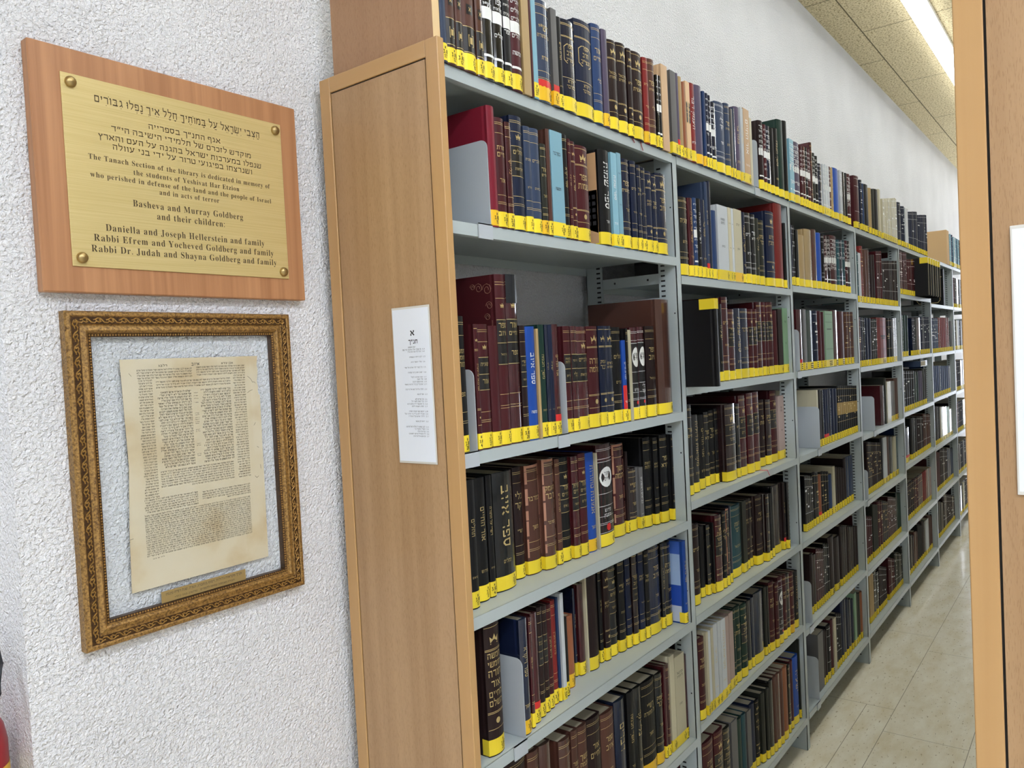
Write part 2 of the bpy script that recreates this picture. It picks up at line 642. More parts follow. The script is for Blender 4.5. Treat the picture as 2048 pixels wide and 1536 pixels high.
def pointed_quads(s, x0, x1, z, h, gap=0.14):
    """vowel-pointed Hebrew line fitted between x0 and x1"""
    cl = []
    for ch in s:
        if ch in MARKS:
            cl[-1][1].append(ch)
        else:
            cl.append([ch, []])
    cl.reverse()
    w = sum((WIDTH[c] + gap) if c in WIDTH else SPACE for c, _ in cl) - gap
    kx, x, res = (x1 - x0) / w, x0, []
    for c, mk in cl:
        if c in QUADS:
            for q in QUADS[c]:
                res.append([(x + px * kx, z + pz * h) for px, pz in q])
            mid = WIDTH[c] / 2
            for k in mk:
                for (ax, az, bx, bz, ww) in MARKS[k]:
                    dx, dz = bx - ax, bz - az
                    L = math.hypot(dx, dz)
                    nx, nz = -dz / L * ww / 2, dx / L * ww / 2
                    off = 0.1 if c == 'ו' and k == '\u05b9' else 0
                    q = ((ax + nx + off, az + nz), (ax - nx + off, az - nz), (bx - nx + off, bz - nz), (bx + nx + off, bz + nz))
                    res.append([(x + (mid + px) * kx, z + pz * h) for px, pz in q])
            x += (WIDTH[c] + gap) * kx
        else:
            x += SPACE * kx
    return res


def flat_quads(mb, quads, m, fn):
    for q in quads:
        mb.face([fn(a, b) for a, b in q], m)


def serif_line(mb, s, x0, x1, z, size, m, fn, gap=0.10):
    adv = []
    for ch in s:
        if ch == ' ':
            adv.append(None)
        else:
            adv.append(serif_glyph(ch))
    w = sum(0.36 if a is None else a[2] + gap for a in adv) - gap
    k = (x1 - x0) / w
    x = x0
    for a in adv:
        if a is None:
            x += 0.36 * k
            continue
        v, f, r = a
        mb.mesh([fn(x + px * k, z + pz * size) for px, pz in v], f, m)
        x += (r + gap) * k


# ------------------------------------------------------------------ materials
PLASTER = plaster()
CEIL = ceiling_board()
CEIL_JOINT = simple('ceiling_joint', rgb(112, 100, 70), 0.9)
STONE = travertine()
GROUT = simple('grout', rgb(140, 132, 112), 0.8)
STEEL = simple('grey_painted_steel', rgb(172, 181, 180), 0.36, spec=0.5)
STEEL_PLATE = simple('grey_painted_plate', rgb(176, 182, 186), 0.42, spec=0.5)
SLOT = simple('slot_shadow_gap', (0.012, 0.012, 0.012, 1), 0.9)
BEECH = wood('beech_veneer', rgb(158, 124, 87), rgb(176, 143, 105), 'Z', 1.0, 0.42, contrast=1.4)
BEECH_EDGE = wood('beech_edging', rgb(176, 136, 86), rgb(186, 148, 98), 'Z', 1.0, 0.4, flecks=False)
BEECH_EDGE_Y = wood('beech_edging_across', rgb(176, 136, 86), rgb(186, 148, 98), 'Y', 1.0, 0.4, flecks=False)
BEECH_BROWN = wood('brown_side_board', rgb(156, 118, 86), rgb(168, 131, 98), 'Z', 1.2, 0.5)
BEECH_PALE = wood('pale_board_edge', rgb(210, 178, 128), rgb(222, 192, 143), 'Z', 1.0, 0.5, flecks=False)
PLAQUE_WOOD = wood('plaque_board', rgb(150, 102, 66), rgb(180, 131, 90), 'Z', 1.9, 0.45, flecks=False, contrast=1.3)
BRASS = brass_brushed()
BRASS_DULL = simple('dull_brass', (0.36, 0.26, 0.11, 1), 0.35, metal=0.9)
ENGRAVE = simple('engraved_brown', rgb(66, 50, 24), 0.7)
FRAME_GOLD = antique_gold('antique_gold', rgb(84, 58, 28), rgb(170, 132, 72))
FRAME_DARK = antique_gold('antique_gold_dark', rgb(54, 34, 16), rgb(92, 62, 28), 0.4, 0.7)
FRAME_LIGHT = antique_gold('antique_gold_raised', rgb(112, 78, 34), rgb(178, 138, 70), 0.3, 0.6)
PAGE_OLD = old_paper()
INK = simple('printing_ink', rgb(48, 41, 33), 0.8)
INK_BLACK = simple('black_ink', rgb(30, 30, 32), 0.8)
INK_GREY = simple('small_print_ink', rgb(70, 74, 84), 0.8)
GLASS = glass_pane()
TAG_BRASS = simple('engraved_tag_brass', rgb(170, 140, 84), 0.4, metal=0.3)
WHITE_SHEET = simple('white_sheet', rgb(222, 228, 236), 0.6)
LAMINATE = simple('laminate_edge', rgb(206, 204, 196), 0.25)
HOUSING = simple('white_housing', rgb(235, 235, 235), 0.4)
TUBE_AISLE = emitter('aisle_tube_light', (0.93, 0.98, 1.0, 1), AISLE_LIGHT)
TUBE_ADDED_ROW = emitter('added_row_tube_light', (0.95, 0.99, 1.0, 1), ADDED_ROW_LIGHT)
DIFFUSER_SIDE = emitter('diffuser_side_glow', (0.95, 0.98, 1.0, 1), 4.0)
DAYLIGHT = emitter('daylight_pane', (0.86, 0.94, 1.1, 1), 5.5)
TUBE_FOYER = emitter('foyer_tube_light', (0.86, 0.935, 1.10, 1), FOYER_LIGHT)
RED = simple('red_enamel', rgb(150, 28, 34), 0.3)
BLACK = simple('black_rubber', (0.015, 0.015, 0.016, 1), 0.5)
YELLOW_STRIP = simple('yellow_strip', rgb(220, 176, 60), 0.5)

# ------------------------------------------------------------------ the room


def structure(o):
    o['kind'] = 'structure'
    return o


def boxobj(name, x0, x1, y0, y1, z0, z1, m, parent=None):
    b = MB()
    b.box(x0, x1, y0, y1, z0, z1, m)
    return b.build(name, parent)


structure(boxobj('wall_back', -0.708, 10.0, WALL_Y, 0.52, 0, CEIL_Z, PLASTER))
structure(boxobj('wall_return', -0.708, -0.508, 0.52, 2.5, 0, CEIL_Z, PLASTER))
structure(boxobj('wall_alcove', -4.7, -0.508, 2.5, 2.7, 0, CEIL_Z, PLASTER))
structure(boxobj('wall_near', -4.7, -4.5, -4.5, 2.5, 0, CEIL_Z, PLASTER))
structure(boxobj('wall_front', -4.7, 10.2, -4.7, -4.5, 0, CEIL_Z, PLASTER))
structure(boxobj('wall_far', 10.0, 10.2, -4.5, 0.52, 0, CEIL_Z, PLASTER))
b = MB()
for ya, yb, za, zb in ((-0.86, -0.80, 0.30, 2.56), (0.14, 0.20, 0.30, 2.56), (-0.80, 0.14, 0.30, 0.36), (-0.80, 0.14, 2.50, 2.56), (-0.80, 0.14, 1.42, 1.46)):
    b.box(9.955, 9.9995, ya, yb, za, zb, HOUSING)
win = structure(b.build('window_1'))
boxobj('pane', 9.985, 9.999, -0.80, 0.14, 0.36, 2.50, DAYLIGHT, win)

b = MB()
b.box(-4.7, 10.2, -4.7, 2.7, -0.1, 0, STONE)
g = 0.00125


def groutx(y, xa, xb):
    b.face([(xa, y - g, 0.0002), (xb, y - g, 0.0002), (xb, y + g, 0.0002), (xa, y + g, 0.0002)], GROUT)


def grouty(x, ya, yb):
    b.face([(x - g, ya, 0.0002), (x + g, ya, 0.0002), (x + g, yb, 0.0002), (x - g, yb, 0.0002)], GROUT)


for k in range(-14, 8):
    y = -0.205 + 0.307 * k
    if -4.5 < y < 2.5:
        groutx(y, -4.5, 10.0)
        off = 2.207 if k % 2 else 2.43
        for j in range(-7, 8):
            x = off + j
            if -4.5 < x < 10.0:
                grouty(x, y, min(y + 0.307, 2.5))
groutx(-0.093, -1.2, 2.43)
structure(b.build('floor'))

b = MB()
b.box(-4.7, 10.2, -4.7, 2.7, CEIL_Z, CEIL_Z + 0.1, CEIL)
g2, zc = 0.0035, CEIL_Z - 0.0006
for k in range(-8, 5):
    y = 0.163 + 0.6 * k
    if not -4.5 < y < 2.5:
        continue
    b.face([(-4.5, y - g2, zc), (10, y - g2, zc), (10, y + g2, zc), (-4.5, y + g2, zc)], CEIL_JOINT)
    off = 3.34 if k % 2 == 0 else 3.946
    for j in range(-7, 6):
        x = off + 1.2 * j
        if -4.5 < x < 10:
            b.face([(x - g2, y, zc), (x + g2, y, zc), (x + g2, min(y + 0.6, 2.5), zc), (x - g2, min(y + 0.6, 2.5), zc)], CEIL_JOINT)
structure(b.build('ceiling'))


def ceiling_light(x0, x1, y0, y1, m, label, group, along='x'):
    t = thing('ceiling_light', label, 'ceiling light', ((x0 + x1) / 2, (y0 + y1) / 2, CEIL_Z), group)
    dx, dy = (x1 - x0) / 2, (y1 - y0) / 2
    h = MB()
    h.box(-dx, dx, -dy - 0.003, dy + 0.003, -0.022, 0, HOUSING)
    h.build('housing', t)
    d = MB()
    d.box(-dx + 0.004, dx - 0.004, -dy, dy, -0.0585, -0.0222, DIFFUSER_SIDE)
    d.box(-dx + 0.004, dx - 0.004, -dy, dy, -0.060, -0.0586, m)
    d.build('diffuser', t)


GA = 'strip lights over the shelving aisle'
ceiling_light(-0.3, 2.2, -0.2244, -0.1346, TUBE_AISLE, 'long white strip light on ceiling over the nearest bookshelves', GA)
ceiling_light(2.25, 6.1, -0.2244, -0.1346, TUBE_AISLE, 'glowing white strip light on the ceiling over the middle of the aisle', GA)
ceiling_light(6.15, 9.8, -0.2244, -0.1346, TUBE_AISLE, 'long white strip light on ceiling at the far end of the aisle', GA)
for xa, xb, w in ((-0.3, 2.2, 'nearest part'), (2.25, 6.1, 'middle part'), (6.15, 9.8, 'farthest part')):
    ceiling_light(xa, xb, -0.81, -0.72, TUBE_ADDED_ROW, 'added unseen strip light of the second row, %s, above the right bookshelves' % w, 'added second row of strip lights over the aisle')  # row added out of view to brighten the floor and far shelves
GF = 'strip lights over the open floor before the shelves'
ceiling_light(-4.0, 0.1, -1.95, -1.80, TUBE_FOYER, 'white ceiling strip light over the open floor facing the plaque wall', GF)
ceiling_light(-4.0, 0.1, -3.35, -3.20, TUBE_FOYER, 'white ceiling strip light over the open floor farthest from the plaque', GF)

ceiling_light(-3.4, -1.0, 1.15, 1.30, TUBE_FOYER, 'added unseen strip light in the recess left of the plaque wall', 'added lights in the recess')  # unseen fixture, added to brighten the return wall

# ------------------------------------------------------------------ fire extinguisher on the return wall
t = thing('fire_extinguisher', 'red fire extinguisher with black hose hanging at the wall corner far left', 'fire extinguisher', (-0.776, 0.385, 0.62))
b = MB()
b.lathe([(0.0, 0), (0.05, 0), (0.056, 0.006), (0.056, 0.44), (0.052, 0.465), (0.04, 0.49), (0.022, 0.505), (0.018, 0.52), (0.0, 0.521)], (0, 0, 0), 'Z', RED)
b.build('cylinder', t, smooth=True)
b = MB()
b.lathe([(0.0, 0.521), (0.017, 0.521), (0.017, 0.55), (0.0, 0.55)], (0, 0, 0), 'Z', BLACK, 12)
b.bevel_box(-0.012, 0.012, -0.07, 0.03, 0.55, 0.565, BLACK, 0.003)
b.build('valve_handle', t)
b = MB()
b.tube([(0.0, -0.012, 0.54), (0.018, -0.02, 0.575), (0.034, -0.02, 0.595), (0.043, -0.02, 0.585), (0.046, -0.02, 0.555), (0.034, -0.04, 0.52), (0.0, -0.066, 0.46), (-0.03, -0.062, 0.3)], 0.007, BLACK, 8)
b.build('hose', t, smooth=True)
b = MB()
for i in range(8):
    a0, a1 = math.radians(-62 + i * 7), math.radians(-55 + i * 7)
    r = 0.0565
    b.face([(r * math.cos(a0), r * math.sin(a0), 0.2), (r * math.cos(a1), r * math.sin(a1), 0.2), (r * math.cos(a1), r * math.sin(a1), 0.41), (r * math.cos(a0), r * math.sin(a0), 0.41)], YELLOW_STRIP)
b.build('label_strip', t, normals=False)
b = MB()
b.box(0.052, 0.0675, -0.02, 0.02, 0.30, 0.36, BLACK)
b.build('wall_bracket', t)

# ------------------------------------------------------------------ memorial plaque
PX0, PX1, PZ0, PZ1 = -0.657, -0.1727, 1.7325, 2.1108
t = thing('memorial_plaque', 'brass memorial plaque with Hebrew and English lettering on a wooden board', 'plaque', ((PX0 + PX1) / 2, WALL_Y, (PZ0 + PZ1) / 2))
ox, oz = (PX0 + PX1) / 2, (PZ0 + PZ1) / 2
b = MB()
b.bevel_box(PX0 - ox, PX1 - ox, -0.020, 0.0, PZ0 - oz, PZ1 - oz, PLAQUE_WOOD, 0.0015)
tag(b.build('backboard', t), 'wooden board behind the brass plate')
b = MB()
b.bevel_box(-0.613 - ox, -0.2112 - ox, -0.0225, -0.0202, 1.773 - oz, 2.0711 - oz, BRASS, 0.0006)
plate = b.build('brass_plate', t)


def on_plate(x, z):
    return (x - ox, -0.0228, z - oz)


b = MB()
flat_quads(b, pointed_quads('הַצְּבִי יִשְׂרָאֵל עַל בָּמוֹתֶיךָ חָלָל אֵיךְ נָפְלוּ גִבּוֹרִים', -0.5642, -0.2600, 2.0358, 0.0105), ENGRAVE, on_plate)
for s, x0, x1, z in (('אגף התנ״ך בספרייה', -0.4776, -0.3438, 2.0100), ('מוקדש לזכרם של תלמידי הישיבה הי״ד', -0.5402, -0.2815, 1.9944),
                     ('שנפלו במערכות ישראל בהגנה על העם והארץ', -0.5614, -0.2600, 1.9786), ('ושנרצחו בפיגועי טרור על ידי בני עוולה', -0.5398, -0.2809, 1.9646)):
    flat_quads(b, text_quads(rtl(s), x0, x1, z, 0.0082, 0.13), ENGRAVE, on_plate)
for s, x0, x1, z, h in (
        ('The Tanach Section of the library is dedicated in memory of', -0.5792, -0.2435, 1.9435, 0.0122),
        ('the students of Yeshivat Har Etzion', -0.5084, -0.3111, 1.9290, 0.0122),
        ('who perished in defense of the land and the people of Israel', -0.5777, -0.2427, 1.9155, 0.0122),
        ('and in acts of terror', -0.4658, -0.3537, 1.9023, 0.0122),
        ('Basheva and Murray Goldberg', -0.5127, -0.3066, 1.8770, 0.0158),
        ('and their children:', -0.4729, -0.3456, 1.8599, 0.0158),
        ('Daniella and Joseph Hellerstein and family', -0.5596, -0.2635, 1.8323, 0.0158),
        ('Rabbi Efrem and Yocheved Goldberg and family', -0.5791, -0.2443, 1.8149, 0.0158),
        ('Rabbi Dr. Judah and Shayna Goldberg and family', -0.5840, -0.2386, 1.7975, 0.0158)):
    serif_line(b, s, x0, x1, z, h, ENGRAVE, on_plate)
le = b.build('engraved_lettering', plate, normals=False)
for sx, sz in ((-0.5990, 2.0575), (-0.2248, 2.0575), (-0.5990, 1.7865), (-0.2240, 1.7860)):
    b = MB()
    b.lathe([(0.0, 0.0), (0.0085, 0.0), (0.0088, 0.002), (0.0078, 0.005), (0.005, 0.007), (0.0, 0.0076)], (sx - ox, -0.0225, sz - oz), '-Y', BRASS_DULL, 20)
    b.build('screw_cap', t, smooth=True)

# ------------------------------------------------------------------ framed page
FX0, FX1, FZ0, FZ1 = -0.6295, -0.2140, 1.1705, 1.7042
ox, oz = (FX0 + FX1) / 2, (FZ0 + FZ1) / 2
hw, hh = (FX1 - FX0) / 2, (FZ1 - FZ0) / 2
t = thing('framed_page', 'old printed Hebrew page under glass in an ornate antique gold frame', 'picture frame', (ox, WALL_Y, oz))


def sweep(mb, prof, m):
    ring = lambda d, e: [(-hw + d, -e, -hh + d), (hw - d, -e, -hh + d), (hw - d, -e, hh - d), (-hw + d, -e, hh - d)]
    for (d0, e0), (d1, e1) in zip(prof, prof[1:]):
        A, B2 = ring(d0, e0), ring(d1, e1)
        for k in range(4):
            mb.face([A[k], A[(k + 1) % 4], B2[(k + 1) % 4], B2[k]], m)


b = MB()
sweep(b, [(0, 0), (0, 0.017), (0.002, 0.0205), (0.007, 0.0215), (0.009, 0.0195)], FRAME_GOLD)
sweep(b, [(0.009, 0.0195), (0.0205, 0.0195)], FRAME_DARK)
sweep(b, [(0.0205, 0.0195), (0.0225, 0.0165), (0.026, 0.0175), (0.030, 0.0195), (0.033, 0.0175), (0.0352, 0.0135)], FRAME_GOLD)
sweep(b, [(0.0352, 0.0135), (0.0405, 0.0120), (0.0405, 0.0)], FRAME_DARK)
b.build('moulding', t, normals=False)

b = MB()
bead = MB()


def ornament(fn, length, n):
    for i in range(n):
        c = (i + 0.5) * length / n - length / 2
        p = length / n
        for pts in ([(-0.48, -0.2), (-0.3, 0.62), (-0.05, 0.75), (0.12, 0.25), (0.02, -0.3), (-0.16, -0.15)],
                    [(0.02, -0.3), (0.2, -0.78), (0.42, -0.6), (0.52, -0.2)],
                    [(0.12, 0.3), (0.3, 0.62), (0.46, 0.3)]):
            b.tube([fn(c + a * p, 0.01475 + q * 0.0048, 0.0198) for a, q in pts], 0.0011, FRAME_LIGHT, 5)
        b.lathe([(0.0, -0.001), (0.0017, 0.0), (0.0012, 0.0012), (0.0, 0.0016)], fn(c + 0.36 * p, 0.01475 - 0.0005, 0.0198), '-Y', FRAME_LIGHT, 6)


L1, L2 = 2 * hw - 0.03, 2 * hh - 0.03
ornament(lambda a, d, e: (a, -e, hh - d), L1, 19)
ornament(lambda a, d, e: (-a, -e, -hh + d), L1, 19)
ornament(lambda a, d, e: (-hw + d, -e, a), L2, 25)
ornament(lambda a, d, e: (hw - d, -e, -a), L2, 25)
b.build('leaf_ornament', t, smooth=True)
for fn, ln in ((lambda a: (a, -0.0128, hh - 0.0378), 2 * hw - 0.076), (lambda a: (a, -0.0128, -hh + 0.0378), 2 * hw - 0.076),
               (lambda a: (-hw + 0.0378, -0.0128, a), 2 * hh - 0.076), (lambda a: (hw - 0.0378, -0.0128, a), 2 * hh - 0.076)):
    n = int(ln / 0.0046)
    for i in range(n + 1):
        bead.lathe([(0.0, -0.0005), (0.0017, 0.0), (0.0012, 0.0011), (0.0, 0.0015)], fn(-ln / 2 + ln * i / n), '-Y', FRAME_LIGHT, 6)
bead.build('beading', t, smooth=True)

b = MB()
b.face([(-hw + 0.039, -0.0105, -hh + 0.039), (hw - 0.039, -0.0105, -hh + 0.039), (hw - 0.039, -0.0105, hh - 0.039), (-hw + 0.039, -0.0105, hh - 0.039)], GLASS)
b.build('glass_pane', t, normals=False)

out = [(-0.5447, 1.6262), (-0.5405, 1.45), (-0.5462, 1.35), (-0.5494, 1.2420), (-0.42, 1.2423), (-0.2865, 1.2428), (-0.2855, 1.34), (-0.2845, 1.47), (-0.2838, 1.552), (-0.2862, 1.5522),
       (-0.2880, 1.560), (-0.2868, 1.566), (-0.2888, 1.578), (-0.2862, 1.590), (-0.2856, 1.600), (-0.2870, 1.609), (-0.2856, 1.618), (-0.2848, 1.6252), (-0.40, 1.6258)]
b = MB()
yb, yf = -0.0080, -0.0086
P = [(x - ox, yf, z - oz) for x, z in out]
Q = [(x - ox, yb, z - oz) for x, z in out]
b.face(P, PAGE_OLD)
b.face(Q[::-1], PAGE_OLD)
for i in range(len(out)):
    j = (i + 1) % len(out)
    b.face([P[i], Q[i], Q[j], P[j]], PAGE_OLD)
page = b.build('page', t)

WORDS = ('לכן אנשי לבב שמעו לי חללה לאל מרשע ושדי מעול כי פעל אדם ישלם לו וכארח איש ימצאנו אף אמנם אל לא ירשיע ושדי לא יעות משפט '
         'מי פקד עליו ארצה ומי שם תבל כלה אם ישים אליו לבו רוחו ונשמתו אליו יאסף יגוע כל בשר יחד ואדם על עפר ישוב ואם בינה שמעה זאת '
         'האזינה לקול מלי האף שונא משפט יחבוש ואם צדיק כביר תרשיע האמר למלך בליעל רשע אל נדיבים אשר לא נשא פני שרים ולא נכר שוע לפני דל '
         'כי מעשה ידיו כלם רגע ימתו וחצות לילה יגעשו עם ויעברו ויסירו אביר לא ביד כי עיניו על דרכי איש וכל צעדיו יראה').split()
rnd = random.Random(11)
wi = [0]


def words_to(n):
    """a run of words about n letters long"""
    s = ''
    while len(s) < n:
        s += (' ' if s else '') + WORDS[wi[0] % len(WORDS)]
        wi[0] += 1
    return s


def block(mb, x0, x1, z0, z1, n, h, ragged=0.0, last=1.0):
    for i in range(n):
        z = z0 + (z1 - z0) * i / max(n - 1, 1)
        a = x0 + (rnd.random() * ragged * (x1 - x0) if ragged else 0)
        if i == n - 1 and last < 1:
            a = x1 - (x1 - x0) * last
        s = words_to(int((x1 - a) / (h * 0.82)))
        tilt = lambda x, zz: (x - ox, -0.0088, zz - oz)
        flat_quads(mb, text_quads(rtl(s), a, x1, z, h, 0.13, 'fit', SEMI), INK, tilt)


b = MB()
at = lambda x, z: (x - ox, -0.0088, z - oz)
flat_quads(b, text_quads(rtl('רלבג'), -0.4801, -0.4640, 1.6122, 0.0032, 0.13, 'fit', SEMI), INK, at)
flat_quads(b, text_quads(rtl('איוב'), -0.4195, -0.4040, 1.6122, 0.0046, 0.13, 'fit', SEMI), INK, at)
flat_quads(b, text_quads(rtl('אבן עזרא'), -0.3610, -0.3372, 1.6125, 0.0032, 0.13, 'fit', SEMI), INK, at)
block(b, -0.5177, -0.4191, 1.6060, 1.5925, 4, 0.0023)
block(b, -0.4105, -0.3134, 1.6075, 1.5940, 4, 0.0023)
block(b, -0.5180, -0.4925, 1.5885, 1.3920, 44, 0.0023, 0.15)
block(b, -0.3405, -0.3140, 1.5895, 1.4020, 42, 0.0023, 0.15)
block(b, -0.4860, -0.3450, 1.5850, 1.5755, 3, 0.0023)
block(b, -0.4855, -0.4232, 1.5665, 1.4390, 28, 0.0029, 0.12)
block(b, -0.4063, -0.3457, 1.5665, 1.4390, 28, 0.0029, 0.12)
for z in (1.563, 1.558, 1.553, 1.546, 1.527, 1.524, 1.519, 1.516, 1.512, 1.509, 1.498, 1.495, 1.473, 1.470, 1.455, 1.452):
    s = words_to(3)[:4].strip()
    flat_quads(b, text_quads(rtl(s), -0.4185, -0.4105, z, 0.0016), INK, at)
block(b, -0.4875, -0.3480, 1.4320, 1.4030, 8, 0.0023, 0, 0.6)
block(b, -0.5195, -0.4224, 1.3880, 1.3680, 6, 0.0023, 0.05)
block(b, -0.4138, -0.3168, 1.3860, 1.3700, 5, 0.0023, 0, 0.5)
block(b, -0.5200, -0.3183, 1.3625, 1.2950, 19, 0.0023)
flat_quads(b, text_quads(rtl('לח א כב'), -0.511, -0.490, 1.2895, 0.0018), INK, at)
for pts in ([(-0.3085, 1.588), (-0.302, 1.583), (-0.298, 1.576), (-0.295, 1.577), (-0.292, 1.574)], [(-0.3105, 1.557), (-0.304, 1.561), (-0.299, 1.562)],
            [(-0.301, 1.495), (-0.297, 1.500)], [(-0.297, 1.455), (-0.293, 1.452)], [(-0.305, 1.400), (-0.301, 1.396), (-0.297, 1.399)], [(-0.548, 1.330), (-0.541, 1.331)],
            [(-0.531, 1.603), (-0.527, 1.598)], [(-0.292, 1.42), (-0.291, 1.412)]):
    for (xa, za), (xb, zb) in zip(pts, pts[1:]):
        n = Vector((-(zb - za), xb - xa)).normalized() * 0.0003
        b.face([at(xa + n.x, za + n.y), at(xa - n.x, za - n.y), at(xb - n.x, zb - n.y), at(xb + n.x, zb + n.y)], INK)
b.build('printed_text', page, normals=False)

b = MB()
b.bevel_box(-0.5008 - ox, -0.3385 - ox, -0.0100, -0.0087, 1.2118 - oz, 1.2314 - oz, TAG_BRASS, 0.0003)
tg = b.build('brass_tag', t)
b = MB()
at2 = lambda x, z: (x - ox, -0.01015, z - oz)
flat_quads(b, text_quads(rtl('תנ״ך מקראות גדולות, דפוס בומברג, ונציה, שנת רפ״ה (1525)'), -0.4930, -0.3470, 1.2238, 0.0038), INK, at2)
flat_quads(b, text_quads(rtl('תעודה מאומתת עמותה ללומדים'), -0.4300, -0.3620, 1.2158, 0.0032), INK, at2)
flat_quads(b, text_quads('+972-540-214790', -0.4780, -0.4360, 1.2158, 0.0030), INK, at2)
b.build('tag_lettering', tg, normals=False)

# ------------------------------------------------------------------ wooden end panels


def end_panel(y0, y1, label, z1=2.1795):
    """framed panel facing -x whose outline runs from y0 to y1"""
    t = thing('end_panel', label, 'end panel', (PANEL_X, y0, 0), 'wooden end panels of the bookshelves')
    W, sw, d = y1 - y0, 0.0305, 0.018
    for a in (0, W - sw):
        b = MB()
        b.bevel_box(0, d, a, a + sw, 0, z1, BEECH_EDGE, 0.0012)
        b.build('stile', t)
    for z in (0, z1 - sw):
        b = MB()
        b.bevel_box(0.0002, d, sw + 0.0002, W - sw - 0.0002, z, z + sw, BEECH_EDGE_Y, 0.0008)
        b.build('rail', t)
    b = MB()
    b.box(0.0016, d - 0.002, sw + 0.003, W - sw - 0.003, sw + 0.003, z1 - sw - 0.003, BEECH)
    b.box(0.004, d - 0.003, sw, W - sw, sw, z1 - sw, SLOT)
    b.build('panel_board', t)
    return t


end_panel(-0.029, 0.2965, 'beech end panel with a long printed notice, beside the Hebrew plaque wall')
end_panel(-1.165, -0.8335, 'beech end panel at the right edge of the photo, across the aisle')

t = tag(boxobj('side_board', -0.0915, -0.0735, -0.0045, 0.271, 0, 2.62, BEECH_BROWN), 'tall brown side board rising behind the top of the left end panel', 'side board')
b = MB()
b.box(-0.0917, -0.0733, -0.0055, -0.0045, 0, 2.62, BEECH_PALE)
b.build('edge_strip', t)


def notice(y_left, y_right, z0, z1, label, printed):
    w = y_left - y_right
    t = thing('paper_notice', label, 'notice', (PANEL_X, y_left, z0))
    h = z1 - z0
    b = MB()
    b.bevel_box(-0.0011, 0.0, -w, 0.0, 0, h, LAMINATE, 0.0004)
    b.build('laminate', t)
    b = MB()
    b.box(-0.0013, -0.0011, -w + 0.003, -0.002, 0.004, h - 0.004, WHITE_SHEET)
    p = b.build('sheet', t)
    if not printed:
        return
    b = MB()
    fn = lambda a, z: (-0.0015, -a, z)
    flat_quads(b, text_quads('א', 0.0475, 0.0580, h - 0.0550, 0.0100, 0.13, 'fit', SEMI), INK_BLACK, fn)
    flat_quads(b, text_quads(rtl('תנ״ך'), 0.0415, 0.0655, h - 0.0700, 0.0072, 0.13, 'fit', SEMI), INK_BLACK, fn)
    rows = [(428, .40, .66, 1), (450, .25, .80, 1), (470, .38, .80, 0), (518, .42, .81, 0), (563, .46, .80, 0), (612, .28, .81, 0), (657, .36, .81, 0), (700, .44, .81, 0), (720, .60, .81, 0),
            (742, .48, .81, 0), (765, .26, .81, 0), (810, .28, .81, 0), (855, .58, .81, 0), (900, .52, .80, 1), (920, .42, .80, 0), (943, .30, .80, 0), (965, .42, .80, 0), (1010, .34, .80, 1),
            (1033, .22, .80, 0), (1055, .32, .80, 0), (1100, .50, .80, 1), (1150, .24, .80, 1), (1170, .46, .80, 0), (1192, .54, .80, 0), (1213, .30, .80, 0), (1235, .42, .80, 0)]
    for i, (y, a, c, bold) in enumerate(rows):
        z = h - (y - 55) / 1425 * h
        x0, x1 = a * w, (c - 0.06) * w
        s = words_to(max(4, int((x1 - x0) / 0.0022)))
        m = INK_BLACK if bold else INK_GREY
        flat_quads(b, text_quads(rtl(s), x0, x1, z, 0.0025), m, fn)
        if i:
            flat_quads(b, text_quads('%d.%d' % (1 + i // 9, i % 9), (c - 0.03) * w, (c + 0.03) * w, z, 0.0025), m, fn)
    b.build('printed_lines', p, normals=False)


notice(0.1228, 0.0238, 1.4062, 1.7035, 'narrow laminated white notice with Hebrew shelf list on left end panel', True)
notice(-0.8843, -0.985, 1.4095, 1.7180, 'white laminated sheet on the end panel at the right edge', False)

# ------------------------------------------------------------------ steel shelving
ZS = [[2.15, 1.86, 1.42, 1.106, .812, .471, .13], [2.15, 1.81, 1.488, 1.155, .818, .498, .13], [2.15, 1.825, 1.489, 1.154, .815, .468, .135],
      [2.15, 1.787, 1.467, 1.128, .799, .452, .14], [2.15, 1.863, 1.489, 1.155, .838, .473, .135], [2.15, 1.831, 1.486, 1.169, .826, .479, .14], [2.15, 1.83, 1.487, 1.155, .82, .48, .14]]
DEPTH = 0.30
BAYS = ['nearest bay', 'second bay', 'third bay', 'fourth bay', 'fifth bay', 'sixth bay', 'seventh bay']
ROWN = ['top shelf', 'second shelf down', 'third shelf down', 'fourth shelf down', 'fifth shelf down', 'sixth shelf down', 'bottom shelf']
LIP = 0.024


